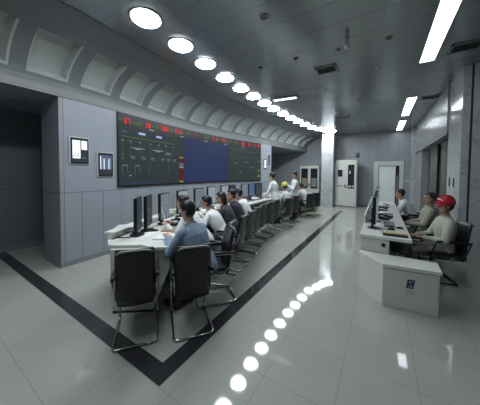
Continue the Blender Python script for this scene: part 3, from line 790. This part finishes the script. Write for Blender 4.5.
# ------------------------------------------------------------------ people
def ell(bm, c, r, rot=None, n=12, m=8):
    vs = []
    res = bmesh.ops.create_uvsphere(bm, u_segments=n, v_segments=m, radius=1.0)
    for v in res['verts']:
        p = V((v.co.x * r[0], v.co.y * r[1], v.co.z * r[2]))
        if rot is not None: p = rot @ p
        v.co = p + V(c)
def limb(bm, pts, rs, n=12):
    pts = [V(p) for p in pts]
    d0 = (pts[1] - pts[0]).normalized(); d1 = (pts[-1] - pts[-2]).normalized()
    P = [pts[0] - d0 * rs[0] * .85, pts[0] - d0 * rs[0] * .5] + pts + [pts[-1] + d1 * rs[-1] * .5, pts[-1] + d1 * rs[-1] * .85]
    R = [rs[0] * .45, rs[0] * .85] + list(rs) + [rs[-1] * .85, rs[-1] * .45]
    tube(bm, P, R, n)
def remesh(name, bm, m, parent, voxel, smooth=2):
    bmesh.ops.recalc_face_normals(bm, faces=bm.faces)
    me = bpy.data.meshes.new(name + '_src'); bm.to_mesh(me); bm.free()
    o = bpy.data.objects.new(name, me); COL.objects.link(o)
    r = o.modifiers.new('r', 'REMESH'); r.mode = 'VOXEL'; r.voxel_size = voxel; r.use_smooth_shade = True
    s = o.modifiers.new('s', 'SMOOTH'); s.iterations = smooth; s.factor = .5
    dg = bpy.context.evaluated_depsgraph_get()
    me2 = bpy.data.meshes.new_from_object(o.evaluated_get(dg))
    o.modifiers.clear(); o.data = me2; me2.name = name; bpy.data.meshes.remove(me)
    me2.materials.clear()
    for k in (m if isinstance(m, (list, tuple)) else [m]): me2.materials.append(k)
    me2.polygons.foreach_set('use_smooth', [True] * len(me2.polygons))
    o.parent = parent
    return o
HEADSEC = [(-.122, .022, .022, .056), (-.112, .042, .040, .046), (-.09, .060, .058, .032), (-.06, .067, .078, .016), (-.025, .072, .090, .004), (.01, .075, .096, 0), (.045, .076, .097, -.004), (.075, .070, .088, -.006), (.098, .055, .068, -.009), (.113, .034, .042, -.01), (.119, .012, .014, -.01)]
def ik(a, t, l1, l2, pole):
    a, t = V(a), V(t); d = t - a; L = min(d.length, (l1 + l2) * .995); d = d.normalized()
    c = (l1 * l1 + L * L - l2 * l2) / (2 * L * l1); c = max(-1, min(1, c)); s = math.sqrt(1 - c * c)
    p = V(pole); p = (p - d * p.dot(d)).normalized()
    return a + d * l1 * c + p * l1 * s, a + d * L
def person(lab, loc, rz, shirt, trousers, sit=True, hz=.54, lean=.35, hands=None, yaw=0., nod=.1, hair='hair', helmet=None, tall=1.0, knees=.43, long=False, coat=False, feetx=None, elbow=(-.2, .6, -1.0)):
    t = thing('person', lab, 'person', loc, rz)
    S = tall
    H = V((0, 0, hz)); u = V((math.sin(lean), 0, math.cos(lean))); f = V((math.cos(lean), 0, -math.sin(lean))); Y = V((0, 1, 0))
    sh = H + u * .47 * S; nb = H + u * .53 * S
    hl = lean * .55; hu = V((math.sin(hl), 0, math.cos(hl)))
    hc = nb + hu * .175 * S
    HR = Matrix.Rotation(yaw, 3, 'Z') @ Matrix.Rotation(nod, 3, 'Y')
    tors = [(-.10, .13, .085), (-.02, .162, .108), (.08, .158, .105), (.17, .145, .095), (.28, .165, .108), (.38, .180, .110), (.445, .172, .095), (.49, .125, .075), (.525, .068, .058)]
    def torso(bm, g=0., lo=0, hi=9, flare=0.):
        loft(bm, [(H + u * (k * S), Y, f, (w + g) * S + (flare if i == lo else 0), (a + g) * S + (flare if i == lo else 0)) for i, (k, w, a) in list(enumerate(tors))[lo:hi]], 20)
    legs = []
    for s in (-1, 1):
        hip = H + V((.0, .088 * s, -.02))
        if sit:
            kx = knees; fx = feetx if feetx is not None else kx - .04
            kn = V((kx, .125 * s, hz - .035)); an = V((fx, .12 * s, .095))
        else:
            kn = V((.03, .095 * s, .49 * S)); an = V((-.01 + (.05 if s > 0 else -.03), .10 * s, .09))
        legs.append((hip, kn, an, s))
    hands = hands or [(.42, -.16, .84), (.42, .16, .84)]
    arms = []
    for s, hp in ((-1, hands[0]), (1, hands[1])):
        so = sh + V((0, .170 * s * S, 0)) - u * .025
        el, wr = ik(so, hp, .29 * S, .26 * S, (elbow[0], elbow[1] * s, elbow[2]))
        arms.append((so, el, wr, s))
    # ---- body, one surface
    bm = NB(); torso(bm)
    limb(bm, [nb - u * .03, nb + hu * .10 * S], [.056, .05])
    loft(bm, [(hc + HR @ V((x, 0, z)) * S, HR @ Y, HR @ V((1, 0, 0)), w * S, a * S) for z, w, a, x in HEADSEC], 20)
    limb(bm, [hc + HR @ V((.090, 0, .018)), hc + HR @ V((.104, 0, -.012)), hc + HR @ V((.108, 0, -.032))], [.009, .011, .014], 8)
    for s in (-1, 1): ell(bm, hc + HR @ V((-.008, .078 * s, -.012)), (.018, .009, .030), HR)
    ell(bm, hc + HR @ V((.086, 0, -.066)), (.014, .024, .009), HR)
    for hip, kn, an, s in legs:
        limb(bm, [hip, hip.lerp(kn, .5), kn, kn.lerp(an, .3), an], [.080, .070, .052, .053, .036])
        limb(bm, [an + V((-.03, 0, -.045)), an + V((.10, 0, -.055)), an + V((.155, 0, -.06))], [.036, .036, .026])
    for so, el, wr, s in arms:
        limb(bm, [so, so.lerp(el, .5), el], [.044, .043, .036]); limb(bm, [el, el.lerp(wr, .35), wr], [.038, .036, .026])
        d = (wr - el).normalized(); hd = (d + V((.35, -.12 * s, -.02))).normalized() if hands[0][2] < 1.0 or sit else d
        nrm = V((0, 0, -1)); nrm = (nrm - hd * nrm.dot(hd)).normalized(); sd = nrm.cross(hd).normalized()
        if sd.dot(Y) * s > 0: sd = -sd                      # sd points to the thumb side (inwards)
        k = wr + hd * .085
        loft(bm, [(wr - hd * .01, sd, nrm, .024, .02), (wr + hd * .03, sd, nrm, .036, .017), (k - hd * .01, sd, nrm, .042, .014), (k + hd * .006, sd, nrm, .036, .009)], 12)
        for j, L in enumerate((.068, .078, .072, .056)):
            b = k + sd * (.032 - .0215 * j)
            m1 = b + (hd + sd * (.12 - .08 * j)).normalized() * L * .5; m2 = m1 + (hd * .8 + nrm * .5).normalized() * L * .5
            limb(bm, [b - hd * .02, m1, m2], [.0092, .0088, .0075], 8)
        b = wr + hd * .03 + sd * .03; m1 = b + (hd * .6 + sd * .8).normalized() * .035; limb(bm, [b, m1, m1 + (hd * .9 + sd * .25 + nrm * .2).normalized() * .03], [.013, .0105, .0085], 8)
    body = remesh('body', bm, [M['skin'], M['lip']], t, .0075, 2)
    lc_ = hc + HR @ V((.09, 0, -.066))
    for p in body.data.polygons:
        if (V(p.center) - lc_).length < .019: p.material_index = 1
    for s in (-1, 1):
        bm = NB(); ell(bm, hc + HR @ V((.083, .031 * s, .006)), (.012, .014, .008), HR, 10, 8); obj('eye', bm, M['eye'], parent=body, smooth=True)
        bm = NB(); limb(bm, [hc + HR @ V((.090, .016 * s, .030)), hc + HR @ V((.084, .046 * s, .033))], [.005, .004], 6); obj('eyebrow', bm, M[hair], parent=body, smooth=True)
    # ---- clothes
    bm = NB()
    if coat: torso(bm, .022, 0, 9, .02)
    else: torso(bm, .021, 0, 9)
    if coat and not sit:
        loft(bm, [(H + u * .05, Y, f, .19, .135), (H - u * .12, Y, f, .20, .145), (H - u * .2, Y, f, .2, .15)], 20)
    for so, el, wr, s in arms:
        limb(bm, [so - V((0, .02 * s, 0)), so.lerp(el, .5), el], [.074, .062, .054]); limb(bm, [el, el.lerp(wr, .5), el.lerp(wr, .96)], [.053, .049, .042])
    loft(bm, [(nb - u * .045, Y, f, .088, .078), (nb + u * .012, Y, f, .066, .062)], 16)
    sh_o = remesh('shirt', bm, M[shirt], t, .0115, 3)
    bm = NB(); R1 = [(nb + u * .006 + Y * .069 * math.cos(a) + f * .064 * math.sin(a)) for a in [2 * PI * i / 16 for i in range(16)]]
    tube(bm, R1, .012, 6, closed=True); obj('collar', bm, M[shirt], parent=sh_o, smooth=True)
    bm = NB()
    loft(bm, [(H - u * .115, Y, f, .148, .105), (H - u * .02, Y, f, .178, .124), (H + u * .06, Y, f, .168, .116)], 20)
    for hip, kn, an, s in legs:
        limb(bm, [hip, hip.lerp(kn, .5), kn, kn.lerp(an, .4), an + V((0, 0, .02))], [.096, .088, .068, .064, .054])
    remesh('trousers', bm, M[trousers], t, .0125, 3)
    for hip, kn, an, s in legs:
        bm = NB(); z = .0
        loft(bm, [(V((an.x - .085, an.y, .034)), Y, V((0, 0, 1)), .022, .026), (V((an.x - .06, an.y, .05)), Y, V((0, 0, 1)), .042, .05), (V((an.x + .0, an.y, .055)), Y, V((0, 0, 1)), .047, .055),
                  (V((an.x + .08, an.y, .042)), Y, V((0, 0, 1)), .050, .042), (V((an.x + .14, an.y, .034)), Y, V((0, 0, 1)), .046, .034), (V((an.x + .185, an.y, .026)), Y, V((0, 0, 1)), .022, .02)], 12)
        obj('shoe', bm, M['shoe'], parent=t, smooth=True)
    # ---- hair / helmet
    bm = NB(); g = .010; n = 24
    rings = []
    for z, w, a, x in HEADSEC[2:]:
        rings.append([(V((x + (a + g) * math.sin(q), (w + g) * math.cos(q), z + (g if z > .09 else 0)))) for q in [2 * PI * k / n for k in range(n)]])
    rings[-1] = [V((-.01 + .002 * math.sin(2 * PI * k / n), .002 * math.cos(2 * PI * k / n), .13)) for k in range(n)]
    vv = {}
    for i in range(len(rings) - 1):
        for k in range(n):
            c = (rings[i][k] + rings[i + 1][(k + 1) % n]) / 2
            keep = c.z > .062 or (c.x < .03 and c.z > .02) or (c.x < -.015 and c.z > -.05) or (c.x < -.04) or (abs(c.y) > .05 and c.x < .045 and c.z > .03)
            if not keep: continue
            q = []
            for (a_, b_) in ((i, k), (i, (k + 1) % n), (i + 1, (k + 1) % n), (i + 1, k)):
                if (a_, b_) not in vv: vv[(a_, b_)] = bm.verts.new(hc + HR @ rings[a_][b_] * S)
                q.append(vv[(a_, b_)])
            bm.faces.new(q)
    ho = obj('hair', bm, M[hair], parent=t, smooth=True)
    so_ = ho.modifiers.new('s', 'SOLIDIFY'); so_.thickness = .014; so_.offset = -.6
    if long:
        bm = NB()
        loft(bm, [(hc + HR @ V((-.035, 0, .06)), Y, HR @ V((1, 0, 0)), .085, .075), (hc + HR @ V((-.045, 0, -.03)), Y, HR @ V((1, 0, 0)), .092, .07), (hc + HR @ V((-.06, 0, -.11)), Y, HR @ V((1, 0, 0)), .085, .052), (hc + HR @ V((-.08, 0, -.185)), Y, HR @ V((1, 0, 0)), .06, .03)], 18)
        obj('long_hair', bm, M[hair], parent=t, smooth=True)
    if helmet:
        bm = NB(); prof = [(1.0, .02), (1.0, .045), (.96, .08), (.85, .115), (.64, .145), (.36, .163), (.05, .168)]
        hr = [[bm.verts.new(hc + HR @ V((-.004 + .120 * r * math.sin(q), .101 * r * math.cos(q), z)) * S) for q in [2 * PI * k / 24 for k in range(24)]] for r, z in prof]
        for A, B in zip(hr, hr[1:]):
            for k in range(24): bm.faces.new((A[k], A[(k + 1) % 24], B[(k + 1) % 24], B[k]))
        bm.faces.new(hr[-1])
        hm = tag_none(obj('helmet', bm, M[helmet], parent=t, smooth=True)); s_ = hm.modifiers.new('s', 'SOLIDIFY'); s_.thickness = .006
        bm = NB()
        inn = []; out = []
        for k in range(25):
            q = -PI / 2 + PI * k / 24 + PI / 2
            q = PI * k / 24
            ex = .034 * math.sin(q) ** 1.5
            inn.append(bm.verts.new(hc + HR @ V((-.004 + .116 * math.sin(q), .099 * math.cos(q), .030)))); out.append(bm.verts.new(hc + HR @ V((-.004 + (.122 + ex) * math.sin(q), (.105 + ex * .25) * math.cos(q), .018 - ex * .15))))
        for k in range(24): bm.faces.new((inn[k], inn[k + 1], out[k + 1], out[k]))
        b_ = obj('brim', bm, M[helmet], parent=hm, smooth=True); s_ = b_.modifiers.new('s', 'SOLIDIFY'); s_.thickness = .005
        bm = NB(); tube(bm, [hc + HR @ V((-.004 + .116 * math.cos(q), 0, .045 + .126 * math.sin(q))) for q in [PI * (.1 + .8 * k / 12) for k in range(13)]], .011, 8); obj('ridge', bm, M[helmet], parent=hm, smooth=True)
        bm = NB(); tube(bm, [hc + HR @ V((.02, .080 * c, z)) for c, z in ((1, .02), (1, -.06), (.6, -.125), (0, -.138), (-.6, -.125), (-1, -.06), (-1, .02))], .004, 6); obj('chin_strap', bm, M['black'], parent=hm, smooth=True)
    return t
def tag_none(o): return o
def pol(th, R, lab, shirt, trousers, turn=0., **k):
    p = arc(th, R); return person(lab, (p.x, p.y, 0), outward(th) + turn, shirt, trousers, **k)
person('person in a blue jacket leaning on the near end of the console', (-1.74, 1.97, 0), ax(-.99, .02), 'c_blue', 'c_trous', lean=.46, hz=.57, hands=[(.50, -.10, .845), (.52, .12, .845)], nod=.3, yaw=.2, elbow=(-.1, .5, -1))
pol(-22.4, 9.96, 'white-shirted person half hidden behind the person in blue, in profile', 'c_white', 'c_trous', lean=.64, nod=.0, hz=.61, hands=[(.60, -.14, .845), (.57, .14, .845)])
pol(-19.0, 9.80, 'second white-shirted person along the console, short dark hair', 'c_white', 'c_trous', lean=.62, nod=.1, yaw=.2, hands=[(.52, -.14, .845), (.50, .16, .845)])
pol(-15.9, 9.76, 'person in charcoal with longer dark hair seen from behind', 'c_char', 'c_trous', lean=.52, nod=.15, yaw=.2, long=True, hands=[(.50, -.14, .845), (.48, .16, .845)])
pol(-12.9, 9.76, 'person in a navy jacket with face turned towards the room', 'c_navy', 'c_trous', lean=.46, nod=.05, yaw=.6, hands=[(.50, -.14, .845), (.48, .16, .845)])
pol(-9.6, 9.76, 'third white-shirted seated person, beyond the person in navy', 'c_white', 'c_trous', lean=.54, nod=.1, yaw=-.1, hands=[(.52, -.14, .845), (.50, .16, .845)])
pol(2.5, 9.84, 'standing person in a white coat stooping over the console', 'c_white', 'c_trous', sit=False, hz=.90, lean=.22, nod=.2, coat=True, hands=[(.36, -.2, .90), (.36, .2, .90)], turn=.1)
pol(6.4, 9.66, 'seated person in a yellow safety helmet and white shirt', 'c_white', 'c_gtrous', lean=.3, nod=.1, helmet='hyel', hands=[(.48, -.15, .845), (.46, .16, .845)])
person('standing person in a white coat beside the yellow helmet, hands raised', (-2.70, 8.08, 0), ax(-.86, -.5), 'c_white', 'c_trous', sit=False, hz=.92, lean=.04, nod=.25, tall=1.02, coat=True, hands=[(.30, -.08, 1.22), (.30, .12, 1.25)])
pol(14.4, 9.66, 'seated white-shirted person at the far end of the console', 'c_white', 'c_trous', lean=.45, nod=.1, hands=[(.50, -.14, .845), (.48, .16, .845)])
person('seated person in a red safety helmet and stone jacket at the right desk', (.88, 4.78, 0), PI + .2, 'c_cream', 'c_gtrous', lean=-.02, nod=.10, hz=.48, helmet='hred', hair='hair', hands=[(.33, -.10, .66), (.30, .10, .66)], knees=.45, yaw=-.1)
person('seated person in khaki with dark reddish hair at the right desk', (.82, 5.9, 0), PI + .05, 'c_khaki', 'c_gtrous', lean=-.05, nod=.05, hz=.50, hair='hairred', hands=[(.30, -.12, .66), (.32, .10, .66)], knees=.45, yaw=.25)
person('white-shirted person leaning over the far part of the right desk', (.74, 7.25, 0), PI - .05, 'c_white', 'c_trous', lean=.50, nod=.1, hands=[(.55, -.12, .835), (.52, .14, .835)])

# ------------------------------------------------------------------ monitors and desk clutter
def monitor(loc, rz, lab, scr, w=.34, h=.46, group='monitors along the curved console', zb=.07, back='black'):
    """faces +X"""
    t = thing('monitor', lab, 'monitor', loc, rz, group); W = w / 2
    bm = NB(); box(bm, (-.03, -W, zb), (.015, W, zb + h)); obj('casing', bm, M[back], parent=t, bevel=.008)
    bm = NB(); quad(bm, [(.0165, -W + .018, zb + .022), (.0165, W - .018, zb + .022), (.0165, W - .018, zb + h - .018), (.0165, -W + .018, zb + h - .018)], 0)
    x = .0172; rr = random.Random(lab)
    for k in range(rr.randint(4, 8)):
        a = rr.uniform(-W + .03, W - .12); z = zb + .04 + (h - .09) * k / 8
        quad(bm, [(x, a, z), (x, a + rr.uniform(.04, .1), z), (x, a + rr.uniform(.04, .1), z + .012), (x, a, z + .012)], 1)
    obj('display', bm, [M[scr], M['mon_dark'] if scr in ('mon_white', 'mon_pale') else M['mon_pale']], parent=t)
    bm = NB(); box(bm, (-.06, -.035, .012), (-.028, .035, zb + h * .55)); obj('stand', bm, M[back], parent=t, bevel=.006)
    bm = NB(); lathe(bm, [(.115, 0), (.115, .008), (.09, .016), (.02, .018)], 24); b = obj('foot', bm, M[back], parent=t, smooth=True); b.scale = (.85, 1.1, 1); b.location = (-.02, 0, 0)
    return t
mons = [(-25.2, 'mon_dark', 'nearest monitor on the console end, seen almost edge-on', .36), (-23.8, 'mon_dark', 'second monitor along the console, dim grey screen', .3),
        (-21.3, 'mon_pale', 'third monitor along the console, left of the two leaning people', .06), (-17.7, 'mon_white', 'fourth monitor along the console, behind the person in blue', -.15),
        (-13.9, 'mon_pale', 'fifth monitor along the console, behind the second white shirt', -.15), (-10.6, 'mon_white', 'sixth monitor along the console, with a blue rim of light', -.12),
        (-6.8, 'mon_white', 'seventh monitor along the console, plain white screen', -.1), (-4.2, 'mon_dark', 'eighth monitor along the console, dark screen', -.1),
        (-.2, 'mon_pale', 'ninth monitor along the console, beside the blue-lit one', -.1), (2.3, 'mon_blue', 'blue-lit monitor beyond the middle of the console', -.1),
        (4.9, 'mon_dark', 'slim dark monitor just left of the stooping standing person', -.3), (10.5, 'mon_pale', 'monitor beyond the person in the yellow helmet', -.1), (16.0, 'mon_pale', 'monitor at the far end of the console', -.1)]
for th, s, lab, turn in mons:
    p = arc(th, 10.78); monitor((p.x, p.y, .80), outward(th) + PI + turn, lab, s, h=.46)
for y, lab, bk in ((4.30, 'nearest monitor on the right desk, seen edge-on', 'black'), (4.95, 'second monitor on the right desk, seen edge-on', 'black'), (5.75, 'third monitor on the right desk, dark casing', 'black'),
                   (6.55, 'fourth monitor on the right desk, pale casing', 'lgrey'), (7.35, 'farthest monitor on the right desk, near the white-shirted person', 'black')):
    monitor((-.06, y, .79), -.06, lab, 'mon_pale', w=.42, h=.44, group='monitors along the right-hand desk', zb=.09, back=bk)
def keyboard(x, y, z, rz, lab, m='black'):
    t = thing('keyboard', lab, 'keyboard', (x, y, z), rz)
    bm = NB(); box(bm, (-.075, -.21, 0), (.075, .21, .018)); obj('case', bm, M[m], parent=t, bevel=.005)
    bm = NB()
    for i in range(5):
        for j in range(14): box(bm, (-.062 + .026 * i, -.198 + .0285 * j, .018), (-.041 + .026 * i, -.174 + .0285 * j, .024))
    obj('keys', bm, M['grey'] if m == 'black' else M['lgrey'], parent=t)
def phone(x, y, z, rz, lab, m='black'):
    t = thing('desk_phone', lab, 'telephone', (x, y, z), rz)
    bm = NB(); vs = box(bm, (-.09, -.08, 0), (.09, .09, .03))
    for v in vs:
        if v.co.z > .01 and v.co.x < 0: v.co.z += .035
    obj('base', bm, M[m], parent=t, bevel=.006)
    bm = NB(); tube(bm, rounded([(.07, -.055, .05), (.07, -.055, .075), (-.08, -.055, .108), (-.08, -.055, .08)], .02), .017, 8); obj('handset', bm, M['black'] if m != 'lgrey' else M['lgrey'], parent=t, smooth=True)
    bm = NB()
    for i in range(4):
        for j in range(3): box(bm, (-.035 + .025 * i, -.005 + .027 * j, .04 - .012 * i), (-.018 + .025 * i, .013 + .027 * j, .056 - .010 * i))
    obj('keypad', bm, M['grey'], parent=t)
def slab(name, x, y, z, rz, sz, m, lab, cat, bev=.002):
    bm = NB(); box(bm, (-sz[0] / 2, -sz[1] / 2, 0), (sz[0] / 2, sz[1] / 2, sz[2])); return tag(obj(name, bm, m, bevel=bev, loc=(x, y, z), rz=rz), lab, cat)
def mouse(x, y, z, rz, lab):
    bm = NB(); bmesh.ops.create_uvsphere(bm, u_segments=14, v_segments=8, radius=1)
    for v in bm.verts: v.co = V((v.co.x * .055, v.co.y * .032, max(0, v.co.z) * .034))
    tag(obj('mouse', bm, M['black'], smooth=True, loc=(x, y, z), rz=rz), lab, 'mouse')
zc = .8005
def onc(th, R): p = arc(th, R); return p.x, p.y
# near end of the console
t = thing('document_rack', 'low white rack at the near back corner of the console', 'rack', (-3.16, 1.86, zc), .75)
bm = NB(); box(bm, (-.14, -.09, .035), (.14, .09, .05)); box(bm, (-.14, -.09, .075), (.14, .09, .09)); obj('shelves', bm, M['lgrey'], parent=t, bevel=.003)
for sx in (-1, 1):
    for sy in (-1, 1):
        bm = NB(); tube(bm, [(.125 * sx, .075 * sy, 0), (.125 * sx, .075 * sy, .09)], .008, 6); obj('leg', bm, M['grey'], parent=t)
slab('pointer_stick', -2.93, 1.63, zc, .62, (.26, .014, .012), M['black'], 'thin black stick lying in front of the nearest monitor', 'stick')
t = thing('desk_sign', 'white folded upright card between the second and third monitors', 'card', (-3.12, 2.44, zc), .9)
bm = NB()
for s in (-1, 1):
    f = [bm.verts.new(p) for p in ((.07 * s, -.11, 0), (.07 * s, .11, 0), (.008 * s, .045, .30), (.008 * s, -.045, .30))]; bm.faces.new(f)
o = obj('card', bm, M['paper'], parent=t); s_ = o.modifiers.new('s', 'SOLIDIFY'); s_.thickness = .004
slab('remote_handset', -2.88, 2.09, zc, .9, (.16, .05, .022), M['black'], 'dark handset lying right of the nearest monitor', 'handset', .006)
t = thing('notebook', 'white notebook under the hands of the person in blue', 'notebook', (-2.50, 2.02, zc), .6)
bm = NB(); box(bm, (-.13, -.17, 0), (.13, .17, .012)); obj('cover', bm, M['lgrey'], parent=t, bevel=.002)
bm = NB(); box(bm, (-.12, -.16, .012), (.12, .16, .017)); obj('pages', bm, M['paper'], parent=t)
slab('folder', -2.72, 2.30, zc, .5, (.20, .30, .02), M['brown'], 'brown folder beyond the white notebook on the console', 'folder')
slab('paper_sheet', -2.82, 1.93, zc, .3, (.20, .28, .002), M['paper'], 'loose paper sheet in front of the nearest monitor', 'paper', 0)
phone(-2.90, 2.52, zc, -2.6, 'black desk phone beside the brown folder')
phone(-3.05, 2.75, zc, -2.7, 'second black desk phone, before the third monitor')
slab('paper_stack', -3.13, 3.06, zc, -.3, (.25, .34, .03), M['paper'], 'stack of white papers before the profile-turned white shirt', 'papers')
slab('paper_box', -3.62, 3.05, zc, -.35, (.16, .26, .13), M['cream'], 'cream box at the back of the console between third and fourth monitors', 'box', .004)
mouse(-2.62, 2.52, zc, 2.4, 'mouse beside the brown folder, near the person in blue')
names = ['second white shirt', 'charcoal person', 'navy person', 'third white shirt', 'first empty chair', 'second empty chair', 'stooping person', 'yellow helmet', 'far seated person', 'last empty chair']
for i, th in enumerate((-18.4, -15.3, -12.1, -8.9, -5.9, -2.9, .5, 5.2, 13.0, 17.0)):
    x, y = onc(th, 10.40); keyboard(x, y, zc, outward(th), 'black keyboard on the console before the ' + names[i])
    x, y = onc(th + 1.6, 10.36); mouse(x, y, zc, outward(th), 'mouse on the console beside the keyboard of the ' + names[i])
    if i in (0, 2, 4, 5, 6, 7):
        x, y = onc(th - 1.55, 10.48); phone(x, y, zc, outward(th) + PI + .2, 'desk phone on the console left of the keyboard of the ' + names[i])
    if i in (1, 3, 5, 6, 8):
        x, y = onc(th + 1.5, 10.62); slab('paper_stack', x, y, zc, outward(th) + .2, (.22, .30, .025), M['paper'], 'papers on the console behind the mouse of the ' + names[i], 'papers')
# right desk
slab('folder', .19, 3.93, .7905, .06, (.30, .16, .022), M['black'], 'black folder at the near end of the right desk', 'folder')
slab('notepad', .185, 3.965, .8130, .06, (.27, .12, .014), M['yellow'], 'yellow notepad lying on the black folder on the right desk', 'notepad')
mouse(.16, 4.32, .7905, PI, 'nearer black mouse on the right desk, beyond the yellow notepad')
mouse(.28, 4.48, .7905, PI, 'second black mouse on the right desk, nearest its edge')
mouse(.17, 5.42, .7905, PI, 'third black mouse on the right desk, beside the second keyboard')
keyboard(.14, 4.72, .7905, PI, 'black keyboard on the right desk before the red helmet')
keyboard(.16, 5.78, .7905, PI, 'black keyboard on the right desk before the khaki-dressed person')
keyboard(.12, 7.22, .7905, PI, 'black keyboard on the right desk before the leaning white shirt')
phone(.06, 5.25, .7905, .2, 'black phone on the right desk beside the third mouse')
phone(.05, 6.35, .7905, .2, 'black phone on the right desk before the fourth monitor')
slab('paper_stack', .12, 6.15, .7905, .1, (.22, .30, .02), M['paper'], 'white papers on the right desk between the two phones', 'papers')
slab('paper_sheet', .18, 6.75, .7905, .3, (.21, .30, .002), M['paper'], 'loose paper on the right desk near the leaning white shirt', 'paper', 0)

# ------------------------------------------------------------------ world, camera, colour
w = bpy.data.worlds.new('world'); scn.world = w; w.use_nodes = True
w.node_tree.nodes['Background'].inputs[0].default_value = (.02, .022, .025, 1); w.node_tree.nodes['Background'].inputs[1].default_value = .3
yaw, pit, rol, H_, f_ = .5663, .0345, .008, 1.68, 222.
Fv = V((-math.sin(yaw) * math.cos(pit), math.cos(yaw) * math.cos(pit), -math.sin(pit)))
r0 = V((math.cos(yaw), math.sin(yaw), 0)); u0 = r0.cross(Fv)
Rv = r0 * math.cos(rol) + u0 * math.sin(rol); Uv = Rv.cross(Fv)
cam = bpy.data.cameras.new('camera'); co = bpy.data.objects.new('camera', cam); COL.objects.link(co)
mw = Matrix(((Rv.x, Uv.x, -Fv.x, 0), (Rv.y, Uv.y, -Fv.y, 0), (Rv.z, Uv.z, -Fv.z, H_), (0, 0, 0, 1)))
co.matrix_world = mw
cam.sensor_fit = 'HORIZONTAL'; cam.sensor_width = 36; cam.lens = f_ / 480 * 36; cam.shift_y = -(202.5 - 181.0) / 480; cam.clip_start = .05; cam.clip_end = 100
scn.camera = co
vs = scn.view_settings; vs.view_transform = 'Standard'; vs.look = 'None'; vs.gamma = 1; vs.use_curve_mapping = False; vs.exposure = 0.5
